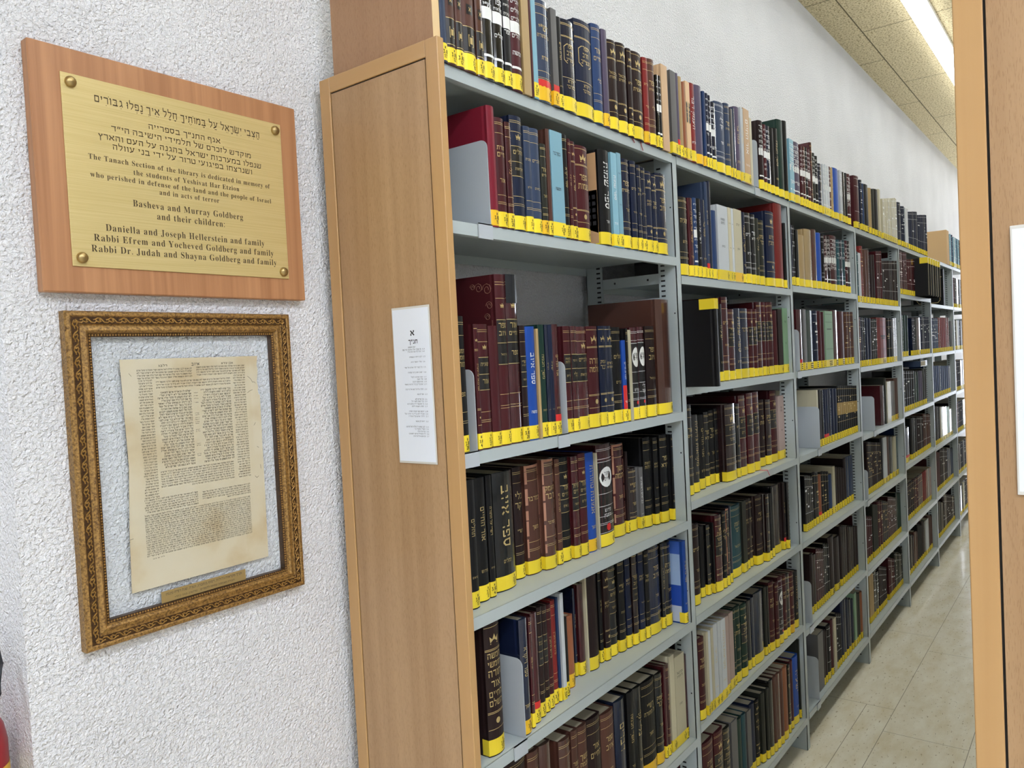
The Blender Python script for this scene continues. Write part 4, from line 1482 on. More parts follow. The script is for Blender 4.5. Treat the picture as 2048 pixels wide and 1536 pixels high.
NEAR = [
(0,0,'-72,16,238,-8,Sn -55,26,238,-8,Wt -28,20,238,-8,Wt -5,36,238,-8,Wt 33,22,238,-8,Wt 56,32,238,-8,Kp 89,32,238,-8,Kp 122,24,238,-8,Kp 148,34,238,-8,Mp 184,26,238,-8,Ay 211,8,210,-8,My 220,16,212,-8,Ln 239,54,219,-8,Sgrq 295,22,215,-8,Ynrq 319,18,204,-8,Kv 339,58,208,-8,Nx 399,74,227,-8,Nx 475,42,238,-8,Bg 519,26,237,-8,Vnq 548,46,222,-8,Dcs 596,46,228,-8,Dc 644,24,226,-8,Dc 670,58,228,-8,Dc 731,28,227,-8,Rgq 761,38,232,-8,Wg 801,14,198,-8,Kp 816,14,199,-8,Kp 833,38,236,-8,Tz 889,36,234,-8,Yn'),
(0,1,'57,24,240,-4,Cnq 82,30,222,-4,Mg 114,20,219,-4,Mg 135,42,238,-4,Nb 179,24,224,-4,Sg 204,32,225,-4,Sg 237,22,198,-4,Hgq 260,14,234,-4,Wn 275,48,235,-4,Lk 325,20,235,-4,Kg 347,11,229,-4,Mg 359,18,226,-4,Mc 380,58,223,-4,Mc 487,52,232,-4,Kw 540,28,233,-4,Lw 570,20,237,-4,Lk 592,48,228,-4,Ng 643,30,230,-4,Ng 676,22,225,-4,Ngu 700,22,222,-4,Ngu 726,32,217,-4,Nc 759,26,213,-4,Nc 788,62,222,-4,Ncu'),
(0,2,'-69,34,261,4,Kg -10,12,246,4,Mc 4,32,246,4,Mbc 38,28,243,4,Mn 67,32,347,4,Mb 101,38,349,4,Mb 140,20,244,4,Db 162,34,242,4,Uw 197,8,237,4,Ay 207,23,246,4,Gv 231,11,246,4,Nv 244,16,246,4,Nv 261,22,247,4,Mvr 306,28,243,4,Mb 336,25,243,4,Mb 362,45,242,4,Mb 409,50,243,4,Mc 460,31,244,4,Nc 492,32,244,4,Nc 526,42,241,4,Kg 569,20,208,4,Uwh 590,10,238,4,Kg 601,14,234,4,Iy 619,38,240,4,Mo 658,35,242,4,Mo 705,52,244,4,Dg 771,82,318,4,Wn'),
(0,3,'-25,26,255,30,Kv 19,32,252,44,Kv 55,18,252,46,Kv 87,66,251,51,Kv 185,32,249,75,Dg 224,52,248,69,Wgf 277,45,255,58,Wgf 328,20,249,61,Wg 353,37,249,63,Kb 391,30,247,55,Mb 422,32,250,54,Mb 459,38,247,56,Uvq 498,7,243,54,Iy 506,74,261,52,Mo 621,60,248,74,Mgf 682,12,222,73,Dn 700,41,173,72,Dg 742,21,171,66,Yw 764,40,251,58,Kg 805,27,247,50,Kg 833,45,252,41,Kg 880,11,249,33,Kg'),
(0,4,'-16,48,266,8,Dcb 90,28,243,5,Nvqu 128,10,237,11,Mg 146,22,238,17,Mnr 177,18,242,23,Db 202,16,237,27,Db 223,16,234,30,Mg 245,17,236,34,Rg 263,7,239,32,Bn 272,13,246,28,Pn 296,12,183,35,Kn 333,26,172,51,Onq 398,10,218,76,Nv 409,25,225,67,Mn 435,7,241,64,Iy 444,45,238,59,Dn 503,16,245,67,Kg 520,26,239,60,Dc 551,36,237,62,Kb 588,33,245,56,Kg 623,27,258,54,Ng 651,28,255,49,Db 680,29,254,45,Ng 711,24,241,44,Kg 736,64,248,41,Ng 801,20,242,40,Kg 822,42,239,39,Kg 868,22,238,5,Uv'),
(0,5,'43,68,300,20,Dg 118,40,287,20,Wg 161,42,284,20,Wn 236,46,261,20,Wg 283,26,266,20,Wg 313,38,263,20,Wg 354,60,263,20,Dg 416,62,250,20,Wg 482,52,256,20,Nv 544,32,257,20,Kv 579,42,255,20,Kv 624,74,252,20,Kgq 700,42,248,20,Kgq 744,14,256,20,Mn 759,20,256,20,Mg 782,28,272,20,In 812,62,258,20,Ik 877,14,245,20,Mn'),
(1,0,'925,20,235,-8,Vnr 947,20,231,-8,An 969,18,221,-8,On 989,28,228,-8,Tb 1018,42,232,-8,Rw 1063,50,237,-8,Vnq 1115,18,229,-8,Bnq 1135,20,228,-8,Np 1156,18,226,-8,Np 1177,36,211,-8,Np 1216,74,224,-8,Ss 1291,40,234,-8,Sg 1333,14,224,-8,Yn 1350,22,231,-8,Sn 1374,42,242,-8,Vv 1418,24,247,-8,Pv 1445,54,252,-8,Tw 1501,20,230,-8,Iy 1599,43,244,-8,Dp 1643,28,238,-8,Mp 1675,36,240,-8,Np 1715,40,241,-8,Kn 1759,40,249,-8,Kv 1803,64,291,-8,Gn 1870,40,299,-8,Kn'),
(1,1,'923,64,227,-3,Kgu 989,32,231,-3,Mv 1023,24,235,-3,Bp 1050,28,237,-3,Kw 1080,30,237,-3,Nv 1112,20,296,-3,Svr 1135,20,301,-3,Nn 1156,40,215,-3,Bn 1199,84,238,-3,Pk 1286,26,239,-3,Ik 1314,18,239,-3,Pk 1334,70,241,-3,Ikq 1406,38,239,-3,Nv 1445,54,242,-3,Ksu 1501,36,242,-3,Ksu 1539,32,233,-3,Hv 1574,52,231,-3,Hg 1654,86,273,-3,Nc 1742,92,312,-3,Rn 1838,26,248,-3,Kn'),
(1,2,'1218,36,249,14,Kv 1257,50,273,14,Mgu 1310,48,234,14,Mb 1359,54,238,14,Nvu 1416,68,239,14,Ngu 1486,42,238,14,Mb 1530,38,239,14,Mb 1571,46,265,14,Mbu 1619,32,266,14,Mbc 1654,22,265,14,Mbc 1679,58,268,14,Mbc 1740,36,238,14,Mn 1779,48,244,14,Dk 1834,56,249,14,Ek'),
(1,3,'1005,36,275,37,Kgu 1055,42,240,42,Kv 1114,42,234,49,Kv 1172,36,239,55,Kg 1211,37,241,55,Kg 1249,25,244,54,Kg 1275,88,255,25,Dbu 1371,30,251,28,Kg 1402,60,275,27,Mb 1463,59,279,22,Mb 1526,50,280,22,Mbu 1633,48,244,41,Dg 1682,49,242,34,Dg 1748,66,270,39,Mb 1823,68,245,41,Fk'),
(1,4,'1005,52,246,36,Dg 1094,31,225,52,Kn 1126,27,224,44,Kg 1154,12,226,37,Kn 1168,50,246,29,Mb 1219,26,251,29,Kg 1250,24,254,30,Dgf 1285,16,256,33,Nn 1329,87,243,43,Xg 1417,37,246,41,Hk 1463,28,245,44,Dg 1500,26,243,46,Dg 1527,62,248,29,Dg 1590,29,244,17,Dg 1629,22,240,20,Kn 1660,24,258,22,Kn 1701,77,256,27,Dn 1779,21,255,20,Dr 1801,21,255,11,Kn'),
(1,5,'946,41,243,3,Mg 988,15,252,1,In 1007,18,248,3,Pn 1028,18,250,3,Iv 1047,29,255,3,Pv 1078,22,256,2,Pn 1105,36,252,3,Pv 1153,26,247,8,Fn 1192,34,248,12,Fn 1232,18,252,13,Gg 1252,49,249,13,Gg 1302,49,243,10,Gb 1372,29,237,18,Kn 1402,23,240,16,Nn 1426,86,246,12,Nn 1523,24,244,14,Hn 1548,16,242,13,Kn 1566,47,250,8,Mg 1614,35,236,4,Mg 1654,42,246,5,Mo 1706,38,239,7,Mg 1745,33,235,7,Dg 1779,46,229,5,Mgq 1844,46,218,10,Kv'),
(1,6,'1006,78,264,30,Mg 1092,70,261,30,Mb 1165,50,244,30,Kb 1219,50,245,30,Yn 1273,40,232,30,Gn 1316,36,231,30,Xn 1356,36,227,30,Yn 1393,46,236,30,Nn 1442,32,232,30,Kc 1475,34,246,20,Hn 1510,25,252,15,Hn 1536,34,271,12,Kn 1571,28,273,10,Wn 1601,34,273,9,Wn 1636,33,271,8,Wn 1671,50,269,8,On 1735,22,260,12,Kg 1770,32,261,15,Mn 1806,66,261,15,Uv 1879,12,311,16,Hn'),
(2,0,'1923,52,241,-8,Lp 1978,82,242,-8,Vp 2062,32,238,-8,Mp 2098,30,243,-8,Mp 2132,26,245,-8,Kp 2161,34,245,-8,Mp 2198,26,278,-8,Mg 2228,36,241,-8,Hp 2267,36,235,-8,Kp 2309,52,211,-8,Ns 2364,32,216,-8,Pp 2400,30,220,-8,Pp 2433,30,219,-8,Pp 2466,24,222,-8,Mp 2494,40,223,-8,Av 2540,88,231,-8,Un 2635,42,233,-8,Pp 2686,44,234,-8,Kn 2733,38,237,-8,Kn 2775,60,240,-8,Mp'),
(2,1,'1923,14,234,-3,Nsu 1939,26,234,-3,Ks 1985,32,222,-3,Kn 2019,82,207,-3,An 2106,96,239,-3,Anu 2205,58,247,-3,Wnu 2267,64,239,-3,Un 2335,38,239,-3,Ks 2376,42,236,-3,Mp 2421,46,240,-3,Dp 2470,102,248,-3,Mp 2575,42,236,-3,Xs 2621,44,240,-3,Ns 2668,44,243,-3,Xs 2716,38,245,-3,Mp 2758,46,247,-3,Kp'),
]
MADE = {}
for bay, row, s in NEAR:
    items = s.split()
    for i, it in enumerate(items):
        x, w, h, yf, code = it.split(',')
        x, w, h, yf = [float(v) / 1000 for v in (x, w, h, yf)]
        nm = COVER[code[0]][0]
        how = HOW.get(code[1], 'gold-lettered')
        size = 'tall ' if h > 0.268 else ('short ' if h < 0.205 else ('slim ' if w < 0.016 else ('thick ' if w > 0.062 else '')))
        shelf = {0: 'top shelf', 6: 'bottom shelf'}.get(row, ROWN[row].replace(' down', ''))
        if code[1] == 'o':
            look = '%s%s white-oval-titled book' % (size, nm)
        else:
            look = '%s%s %s book' % (size, how, nm)
        label = '%s, %s from left on the %s of the %s' % (look, ordinal(i), shelf, BAYS[bay])
        MADE[(bay, row, i)] = book(bay, row, x, w, h, yf, code, label, 'books on the %s of the %s' % (shelf, BAYS[bay]))


def nearest(bay, row, x):
    return min((o for k, o in MADE.items() if k[0] == bay and k[1] == row), key=lambda o: abs(o.location.x - x))


def ribbon(bay, row, x, m, drop, lean):
    o = nearest(bay, row, x)
    b = MB()
    yf = o.location.y
    pts = [(0, 0.004, 0.001), (0.002, -0.004 - yf * 0.5, 0.0012), (0.005, -0.0032 - yf, 0.0016), (lean * 0.5, -0.0048 - yf, -drop * 0.5), (lean, -0.0055 - yf, -drop)]
    wv = Vector((0.0022, 0, 0.001))
    for p, q in zip(pts, pts[1:]):
        b.face([tuple(Vector(p) - wv), tuple(Vector(p) + wv), tuple(Vector(q) + wv), tuple(Vector(q) - wv)], m)
    b.build('ribbon_marker', o, normals=False)


ribbon(0, 0, 0.655, RED_RIBBON, 0.012, 0.010)
ribbon(0, 0, 0.700, RED_RIBBON, 0.024, 0.012)
ribbon(1, 3, 1.56, PINK_RIBBON, 0.020, 0.020)

# black volume standing proud of the third shelf in the second bay, its label taped at the head
t = thing('book', 'large black volume sticking out past the shelf with yellow label at top', 'book', (0.9385, -0.095, ZS[1][2] + 0.0004), 'books on the third shelf of the second bay')
cover_mesh(0.025, 0.248, 0.185, 0.002, cover_mat('K', False)).build('cover', t)
b = MB()
b.box(-0.0098, 0.0098, 0.006, 0.180, 0.0035, 0.2445, PAGES)
b.build('page_block', t)
b = MB()
pts = [(-0.0129, 0.046), (-0.0129, 0.002), (-0.0125, -0.0004), (0.0125, -0.0004), (0.0129, 0.002), (0.0129, 0.03)]
for (xa, ya), (xb, yb2) in zip(pts, pts[1:]):
    b.face([(xa, ya, 0.219), (xb, yb2, 0.219), (xb, yb2, 0.2484), (xa, ya, 0.2484)], LABEL_Y)
b.face([(-0.0129, 0.0, 0.2484), (0.0129, 0.0, 0.2484), (0.0129, 0.046, 0.2484), (-0.0129, 0.046, 0.2484)], LABEL_Y)
b.build('call_number_label', t, normals=False)

# cover art on the rust book that shows its side on the second shelf
o = nearest(0, 1, 0.512)
wv = 0.0266
b = MB()
side = lambda y, z: (-wv, y, z)
b.face([side(0.012, 0.006), side(0.13, 0.006), side(0.13, 0.225), side(0.012, 0.225)], simple('tan_cover_print', rgb(206, 164, 120), 0.35))
b.face([side(0.0125, 0.03), side(0.05, 0.045), side(0.05, 0.135), side(0.0125, 0.135)][::-1], simple('mauve_cover_print', rgb(92, 66, 72), 0.4))
for i in range(2):
    for j in range(5):
        y, z = 0.018 + i * 0.014, 0.05 + j * 0.016
        b.face([(-wv - 0.0002, y, z), (-wv - 0.0002, y + 0.009, z), (-wv - 0.0002, y + 0.009, z + 0.010), (-wv - 0.0002, y, z + 0.010)], DARK_INK)
b.face([(-wv - 0.0003, 0.04, 0.12), (-wv - 0.0003, 0.09, 0.08), (-wv - 0.0003, 0.095, 0.092), (-wv - 0.0003, 0.04, 0.14)], RED_TAPE)
b.face([(-wv - 0.0003, 0.05, 0.02), (-wv - 0.0003, 0.075, 0.05), (-wv - 0.0003, 0.08, 0.09), (-wv - 0.0003, 0.058, 0.06)], simple('violet_cover_print', rgb(120, 90, 120), 0.4))
b.build('cover_picture', o, normals=False)
# the picture on the last book of the fifth shelf
o = nearest(0, 4, 0.905)
b = MB()
wv = 0.0112
for z0, z1, c in ((0.004, 0.05, rgb(190, 200, 222)), (0.05, 0.11, rgb(36, 74, 170)), (0.11, 0.20, rgb(160, 186, 224)), (0.20, 0.236, rgb(60, 96, 180))):
    b.face([(-wv, 0.012, z0), (-wv, 0.15, z0), (-wv, 0.15, z1), (-wv, 0.012, z1)], simple('sky_print_%d' % int(z0 * 1000), c, 0.3))
b.build('cover_picture', o, normals=False)
# scrollwork stamped on the boards of the first big maroon volume, third shelf
o = nearest(0, 2, 0.083)
b = MB()
FOIL_DULL = simple('dull_blind_foil', rgb(122, 84, 66), 0.5)
for (yc, zc, r) in ((0.024, 0.318, 0.013), (0.046, 0.322, 0.011), (0.020, 0.285, 0.009), (0.026, 0.262, 0.008), (0.062, 0.325, 0.007)):
    pts = []
    for k in range(14):
        a = k * 0.75
        rr = r * (1 - k / 18)
        pts.append((-0.0162, yc + rr * math.cos(a), zc + rr * math.sin(a)))
    b.tube(pts, 0.0007, FOIL_DULL, 4)
b.tube([(-0.0162, 0.014, 0.255), (-0.0162, 0.016, 0.22), (-0.0162, 0.014, 0.2)], 0.0006, FOIL_DULL, 4)
b.build('stamped_scrollwork', o)
o = nearest(0, 2, 0.120)
sp = Spine(0.037, 0.004)
b = MB()
sp.strip(b, -0.0186, 0.0186, 0.290, 0.349, simple('black_tape', (0.012, 0.013, 0.016, 1), 0.22), 0.0008)
b.build('repair_tape', o, normals=False)

# ------------------------------------------------------------------ archive box and the far rows
b = MB()
CARD = simple('brown_card', rgb(206, 170, 122), 0.7)
b.bevel_box(0, 0.11, 0.0, 0.28, 0, 0.262, CARD, 0.002)
o = b.build('archive_box')
o.location = (5.64, -0.006, 2.1505)
tag(o, 'brown cardboard archive box standing on top shelf of the sixth bay', 'archive box')

FAR = [
(2,2,'1993,60,245,5,Mnr 2057,38,247,5,Yn 2098,104,244,5,Gn 2205,62,244,5,Nw 2270,46,244,5,Mn 2319,40,241,5,Mn 2363,118,246,5,Ek 2485,92,252,5,Mu 2582,110,248,5,Mu 2696,50,247,5,Wg 2749,52,248,5,Wg 2802,52,249,5,Wg'),
(2,3,'2248,37,243,10,Kn 2287,38,240,10,Kn 2330,29,240,10,Nnr 2361,30,238,10,Nnr 2396,44,240,10,Nn 2441,45,237,10,Nn 2489,46,234,10,Nn 2539,31,245,10,Kk 2572,31,243,10,Kk 2606,32,241,10,Kk 2640,32,239,10,Kk 2674,33,237,10,Kk 2709,33,235,10,Kk 2745,34,233,10,Kk 2781,34,231,10,Kk 2817,35,228,10,Kk 2855,36,226,10,Kk'),
(2,4,'2117,25,233,40,Ks 2143,25,229,40,Ks 2170,26,224,40,Ks 2197,26,220,40,Ks 2228,40,230,40,Kg 2270,41,224,40,Kg 2314,35,208,40,Onr 2351,36,215,40,Kg 2389,37,209,40,Kg 2427,37,203,40,Kg 2468,52,186,40,Bn 2523,36,215,40,In 2562,37,204,40,Dn 2601,37,198,40,Dn 2641,38,192,40,Dn 2681,39,185,40,Dn 2722,40,225,40,Dn 2767,39,225,40,Sn 2809,40,225,40,Sn 2850,40,225,40,Sn'),
(2,5,'2119,37,252,30,Dn 2158,37,242,30,Dn 2199,24,258,30,Ms 2225,25,252,30,Ms 2251,25,246,30,Ms 2278,25,239,30,Ms 2307,26,254,30,Kw 2334,26,247,30,Kw 2362,26,241,30,Kw 2392,85,262,30,Dn 2480,89,242,30,Dn 2574,36,277,30,Dn 2611,36,269,30,Dn 2649,37,261,30,Dn 2688,38,252,30,Dn 2727,38,244,30,Dn 2767,39,235,30,Dn 2808,39,226,30,Dn 2850,40,217,30,Dn'),
(2,6,'2140,75,241,20,Yy 2217,29,234,20,Dn 2249,29,223,20,Dn 2284,53,233,20,Kw 2340,36,243,20,Mn 2379,36,239,20,Iy 2418,26,249,20,Kw 2446,26,240,20,Kw 2474,27,231,20,Kw 2509,40,290,20,Nn 2550,41,277,20,Nn 2593,42,264,20,Nn 2636,43,251,20,Nn 2681,44,237,20,Nn 2729,40,256,20,En 2773,34,244,20,Hn 2808,35,233,20,Hn 2849,42,229,20,On'),
(3,0,'2923,92,256,-6,Mp 3030,36,250,-6,Ns 3071,33,237,-6,Bn 3108,95,242,-6,Kn 3209,59,236,-6,An 3272,53,240,-6,Hn 3329,84,248,-6,Kn 3418,34,257,-6,In 3501,40,217,-6,Ip 3543,41,223,-6,Ip 3588,42,229,-6,Ip 3633,43,236,-6,Ip 3678,43,242,-6,Ip 3725,44,248,-6,Ip 3772,45,255,-6,Ip 3820,46,262,-6,Ip'),
(3,1,'2929,18,248,-2,Xs 2951,44,244,-2,Pn 2999,57,282,-2,Rg 3061,62,268,-2,Wn 3125,64,273,-2,Wn 3199,49,254,-2,Dn 3251,50,258,-2,Dn 3339,40,282,-2,Mp 3382,40,286,-2,Mp 3425,41,289,-2,Mp 3474,38,240,-2,Dp 3515,39,243,-2,Dp 3555,39,246,-2,Dp 3596,40,249,-2,Dp 3638,40,252,-2,Dp 3681,40,255,-2,Dp 3725,41,258,-2,Dp 3769,41,261,-2,Dp 3815,42,264,-2,Dp'),
(3,2,'2936,58,248,5,Mg 2998,36,246,5,Ns 3038,36,244,5,Ks 3078,62,245,5,Nn 3142,64,245,5,Nn 3213,38,243,5,Ks 3253,38,244,5,Ks 3294,38,244,5,Ks 3344,230,251,5,Rk 3579,56,250,5,Kg 3638,58,251,5,Kg 3704,46,251,5,Ys 3753,46,252,5,Ys'),
(3,3,'3445,78,219,20,My 3530,39,258,20,Hy 3582,94,232,20,Iy 3681,45,231,20,Yn 3729,46,228,20,Yn 3789,101,240,20,Wnq'),
(3,4,'3130,30,273,30,Dg 3162,30,269,30,Dg 3195,30,265,30,Dg 3226,30,261,30,Dg 3260,31,256,30,Dg 3294,31,252,30,Dg 3327,32,248,30,Dg 3362,32,243,30,Dg 3397,33,238,30,Dg 3437,48,259,30,Kn 3490,83,256,30,Pn 3577,69,252,30,Wn 3651,88,242,30,Kn 3745,67,234,30,In 3817,74,222,30,Xn'),
(3,5,'3062,38,246,30,Mp 3102,39,236,30,Mp 3144,40,227,30,Mp 3204,25,282,30,Hn 3231,25,276,30,Hn 3260,26,270,30,Hn 3288,26,264,30,Hn 3321,54,276,30,Mb 3377,56,264,30,Mb 3440,37,258,30,Dg 3479,38,250,30,Dg 3519,38,242,30,Dg 3564,29,261,30,Ms 3596,30,255,30,Ms 3629,30,249,30,Ms 3661,30,242,30,Ms 3694,30,235,30,Ms 3728,31,229,30,Ms 3766,28,250,30,Gn 3797,29,244,30,Gn 3829,29,238,30,Gn 3861,30,232,30,Gn'),
(3,6,'3080,19,262,30,An 3102,19,256,30,An 3124,20,249,30,An 3146,20,242,30,An 3172,55,245,30,Ks 3229,57,227,30,Ks 3292,26,245,30,Dp 3320,26,237,30,Dp 3349,26,229,30,Dp 3378,27,220,30,Dp 3407,27,212,30,Dp 3437,28,203,30,Dp 3519,27,236,30,Mp 3549,28,227,30,Mp 3578,28,219,30,Mp 3608,28,210,30,Mp 3640,29,202,30,Mp 3675,28,233,30,Hp 3705,28,224,30,Hp 3736,28,216,30,Hp 3767,29,208,30,Hp 3797,29,199,30,Hp 3830,29,191,30,Hp 3861,29,225,30,Hp'),
(4,0,'3923,77,254,-6,Ns 4007,42,240,-6,Nw 4051,42,245,-6,Nw 4103,85,243,-6,Pn 4211,55,231,-6,Np 4270,57,238,-6,Np 4330,58,245,-6,Np 4391,59,253,-6,Np 4453,60,260,-6,Np 4524,59,247,-6,Np 4586,60,254,-6,Np 4650,61,262,-6,Np 4715,63,269,-6,Np 4782,64,277,-6,Np'),
(4,1,'3929,88,253,-2,Ms 4022,35,253,-2,Ms 4061,35,256,-2,Ms 4100,36,259,-2,Ms 4154,53,220,-2,Mp 4210,54,224,-2,Mp 4267,55,228,-2,Mp 4325,56,233,-2,Mp'),
(4,2,'3944,68,250,5,Gn 4014,68,251,5,Gn 4086,70,252,5,Gn 4273,26,235,5,Ns 4302,26,236,5,Ns 4331,26,236,5,Ns 4368,58,237,5,Hn 4432,126,241,5,Wn 4566,56,245,5,Np 4626,58,246,5,Np 4688,58,247,5,Np 4751,60,247,5,Np 4815,62,248,5,Np'),
(4,3,'3973,62,250,10,Kp 4039,64,247,10,Kp 4106,66,244,10,Kp 4175,66,241,10,Kp 4245,68,238,10,Kp 4333,60,229,10,Gn 4397,62,226,10,Gn 4470,60,229,10,Vn 4534,62,226,10,Vn 4606,66,236,10,Hn 4676,68,233,10,Hn'),
(4,4,'4028,145,214,20,Bnr 4220,60,259,20,Kn 4284,61,253,20,Kn 4348,63,246,20,Kn 4429,45,252,20,Dp 4478,46,247,20,Dp 4527,47,242,20,Dp 4578,48,237,20,Dp 4635,47,251,20,Wp 4685,48,246,20,Wp 4736,48,241,20,Wp 4789,48,236,20,Wp 4841,49,231,20,Wp'),
(4,5,'4095,50,225,30,Dg 4148,50,225,30,Dg 4201,52,225,30,Dg 4256,53,225,30,Dg 4329,48,225,30,Mg 4381,50,225,30,Mg 4432,50,225,30,Mg 4487,51,225,30,Mg 4541,52,225,30,Mg 4603,45,225,30,Rn 4651,45,225,30,Rn 4701,46,225,30,Rn 4757,64,225,30,Fn 4825,65,225,30,Fn'),
(4,6,'4082,52,250,30,Dn 4137,54,235,30,Dn 4194,56,219,30,Dn 4265,48,233,30,Wn 4316,49,219,30,Wn 4374,44,257,30,Kn 4421,44,245,30,Kn 4470,46,233,30,Kn 4524,51,252,30,Dn 4578,52,238,30,Dn 4638,98,232,30,Pn 4743,45,247,30,Wn 4792,46,236,30,Wn 4843,48,224,30,Wn'),
(5,0,'5766,27,235,-6,Lp 5795,27,241,-6,Lp 5825,28,247,-6,Lp 5860,22,238,-6,Bp 5885,23,243,-6,Bp 5911,23,249,-6,Bp'),
(5,2,'4939,54,246,5,Bs 4996,54,246,5,Bs 5055,56,247,5,Bs 5115,56,248,5,Bs 5175,58,248,5,Bs 5245,70,253,5,Rn 5321,72,254,5,Rn 5398,74,255,5,Rn 5477,76,255,5,Rn 5557,78,256,5,Rn 5640,78,257,5,Rn 5733,74,232,5,Hn 5812,76,232,5,Hn'),
(5,3,'5009,72,226,10,Bn 5085,74,224,10,Bn 5163,74,221,10,Bn 5242,76,218,10,Bn 5324,78,214,10,Bn 5407,80,211,10,Bn 5492,82,208,10,Bn 5579,84,205,10,Bn 5668,86,201,10,Bn'),
(5,4,'5020,60,278,20,Kn 5084,60,273,20,Kn 5150,62,268,20,Kn 5217,64,262,20,Kn 5293,66,256,20,In 5364,68,250,20,In 5445,114,242,20,En 5563,118,232,20,En 5696,134,206,20,Pn'),
(5,5,'5101,56,290,30,Mn 5161,57,284,30,Mn 5223,59,274,30,Mn 5292,57,290,30,Dp 5354,59,283,30,Dp 5417,60,274,30,Dp 5480,62,264,30,Dp 5546,63,254,30,Dp 5621,62,258,30,Sn 5687,63,248,30,Sn 5755,65,238,30,Sn 5824,66,228,30,Sn'),
(5,6,'5162,42,262,30,Kn 5208,43,252,30,Kn 5255,44,242,30,Kn 5303,45,231,30,Kn 5359,46,286,30,Dp 5408,46,275,30,Dp 5458,47,265,30,Dp 5510,48,254,30,Dp 5562,49,243,30,Dp 5616,50,232,30,Dp 5670,51,221,30,Dp 5725,51,210,30,Dp 5781,52,198,30,Dp 5838,53,186,30,Dp'),
]
far = MB()
PAGE_FAR = PAGES
frnd = random.Random(8)


def far_book(x, w, h, yf, code, zs):
    key, how = code[0], code[1:2] or 'n'
    m = cover_mat(key, 'u' in code[2:] or how == 's' or frnd.random() < 0.3)
    d = min(0.285 - yf, h * 0.7)
    bl = min(0.008, w * 0.17) if key not in 'PILYEF' else 0.0004
    cx = x + w / 2
    prof = [(-w / 2, d), (-w / 2, bl)] + [(-w / 2 + w * i / 4, bl * (2 * i / 4 - 1) ** 2) for i in range(5)] + [(w / 2, bl), (w / 2, d)]
    z0 = zs + 0.0004
    P = [(cx + a, yf + c, z0) for a, c in prof]
    Q = [(cx + a, yf + c, z0 + h) for a, c in prof]
    for i in range(len(P) - 1):
        far.face([P[i], P[i + 1], Q[i + 1], Q[i]], m)
    far.face([P[-1], P[0], Q[0], Q[-1]], PAGE_FAR)
    far.face(Q, m)
    tk = min(0.0025, w * 0.15)
    far.face([(cx - w / 2 + tk, yf + bl + 0.004, z0 + h + 0.0002), (cx + w / 2 - tk, yf + bl + 0.004, z0 + h + 0.0002), (cx + w / 2 - tk, yf + d, z0 + h + 0.0002), (cx - w / 2 + tk, yf + d, z0 + h + 0.0002)], PAGE_FAR)

    def strip(a, c, za, zb, mm, e):
        for i in range(4):
            xa, xb = a + (c - a) * i / 4, a + (c - a) * (i + 1) / 4
            ya, yb3 = bl * (2 * xa / w) ** 2 - e, bl * (2 * xb / w) ** 2 - e
            far.face([(cx + xa, yf + ya, z0 + za), (cx + xb, yf + yb3, z0 + za), (cx + xb, yf + yb3, z0 + zb), (cx + xa, yf + ya, z0 + zb)], mm)
    if 'y' not in code[1:]:
        strip(-w / 2, w / 2, 0.002, 0.032, LABEL_Q if 'q' in code else LABEL_Y, 0.0006)
        far.face([(cx - w / 2 - 0.0004, yf, z0 + 0.002), (cx - w / 2 - 0.0004, yf + 0.014, z0 + 0.002), (cx - w / 2 - 0.0004, yf + 0.014, z0 + 0.032), (cx - w / 2 - 0.0004, yf, z0 + 0.032)], LABEL_Y)
        for za in (0.023, 0.0145, 0.007):
            strip(-w * 0.1, w * 0.3, za, za + 0.0035, INK_BLACK, 0.001)
    if 'r' in code[2:]:
        strip(-w / 2, w / 2, 0.032, 0.046, RED_TAPE, 0.0007)
    foil = {'s': SILVER, 'w': WHITE_INK, 'k': DARK_INK, 'p': WHITE_INK, 'g': GOLD, 'b': GOLD, 'v': GOLD}.get(how)
    if how == 'k' and key == 'K':
        strip(-w / 2 + 0.001, w / 2 - 0.001, h * 0.45, h * 0.68, simple_gold(), 0.0004)
        foil = GOLD
    if foil:
        for f in (0.94, 0.80, 0.32):
            strip(-w * 0.45, w * 0.45, h * f, h * f + 0.0012, foil, 0.0005)
        z = h * 0.76
        while z > h * 0.38:
            a = frnd.uniform(0.15, 0.4) * w
            if frnd.random() < (0.14 if how == 'p' else 0.28):
                strip(-a, a, z, z + frnd.uniform(0.003, 0.008), foil, 0.0005)
            z -= 0.011


_sg = []


def simple_gold():
    if not _sg:
        _sg.append(simple('gold_title_panel', rgb(150, 122, 62), 0.45))
    return _sg[0]


for bay, row, s in FAR:
    for it in s.split():
        x, w, h, yf, code = it.split(',')
        x, w, h, yf = [float(v) / 1000 for v in (x, w, h, yf)]
        far_book(x, w - 0.0004, h, yf, code, ZS[bay][row])
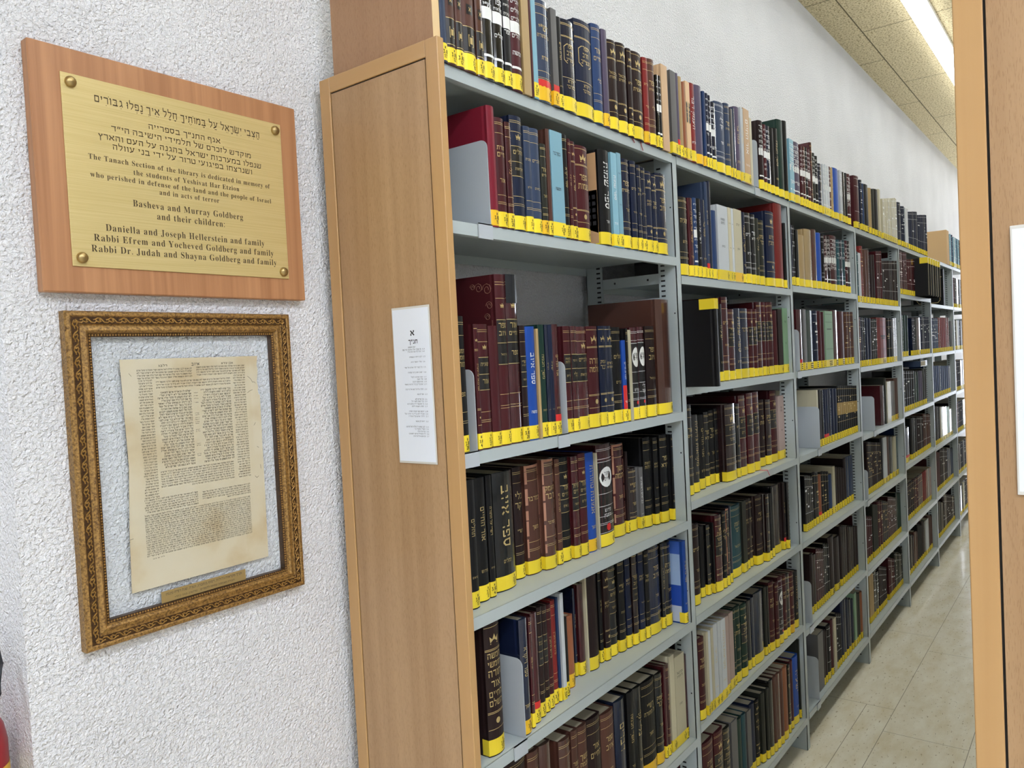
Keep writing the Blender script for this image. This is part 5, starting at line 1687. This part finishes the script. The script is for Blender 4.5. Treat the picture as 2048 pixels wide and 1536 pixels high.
# pale booklet behind the bookend, the volumes that stand proud, and the one lying flat
far_book(2.216, 0.02, 0.245, 0.01, 'Iy', ZS[2][3])
for k in range(6):
    far_book(4.375 + k * 0.085, 0.03, 0.24, -0.075, 'Ky', ZS[4][1])
    x = 4.375 + k * 0.085
    far.box(x + 0.018, x + 0.027, -0.0762, -0.0755, ZS[4][1] + 0.004, ZS[4][1] + 0.204, PAGES)
    far.box(x - 0.001, x + 0.031, -0.0765, -0.03, ZS[4][1] + 0.205, ZS[4][1] + 0.242, LABEL_Y)
far.box(4.30, 4.52, -0.03, 0.14, ZS[4][3] + 0.262, ZS[4][3] + 0.297, cover_mat('S', True))
far.box(4.302, 4.45, -0.031, 0.1, ZS[4][3] + 0.265, ZS[4][3] + 0.294, PAGES)
for k in range(8):
    far_book(5.98 + k * 0.07, 0.062, 0.24, -0.006, frnd.choice(['Lp', 'Np', 'Bp']), ZS[6][0])
for row in range(1, 7):
    for k in range(9):
        far_book(5.96 + k * 0.075, 0.065, 0.24, 0.01, frnd.choice(['Np', 'Dp', 'Ip', 'Yn', 'Kp', 'Mp']), ZS[6][row])
# big black volume whose gilt-framed cover faces along the aisle
far.box(5.60, 5.64, 0.02, 0.23, ZS[5][1] + 0.0004, ZS[5][1] + 0.285, cover_mat('K', False))
gx = 5.5992
for (ya, za, yb5, zb) in ((0.06, 0.03, 0.19, 0.03), (0.19, 0.03, 0.205, 0.05), (0.205, 0.05, 0.205, 0.17), (0.205, 0.17, 0.19, 0.19), (0.19, 0.19, 0.06, 0.19), (0.06, 0.19, 0.045, 0.17), (0.045, 0.17, 0.045, 0.05), (0.045, 0.05, 0.06, 0.03),
                          (0.03, 0.225, 0.22, 0.225), (0.09, 0.13, 0.16, 0.13), (0.09, 0.10, 0.16, 0.10), (0.11, 0.25, 0.14, 0.25)):
    dv = Vector((yb5 - ya, zb - za)).normalized()
    nx, nz = -dv.y * 0.002, dv.x * 0.002
    zz = ZS[5][1]
    far.face([(gx, ya + nx, zz + za + nz), (gx, ya - nx, zz + za - nz), (gx, yb5 - nx, zz + zb - nz), (gx, yb5 + nx, zz + zb + nz)], GOLD)
o = far.build('distant_books', normals=False)
tag(o, 'rows of books with yellow labels filling the far bays of steel shelving', 'books', kind='stuff')
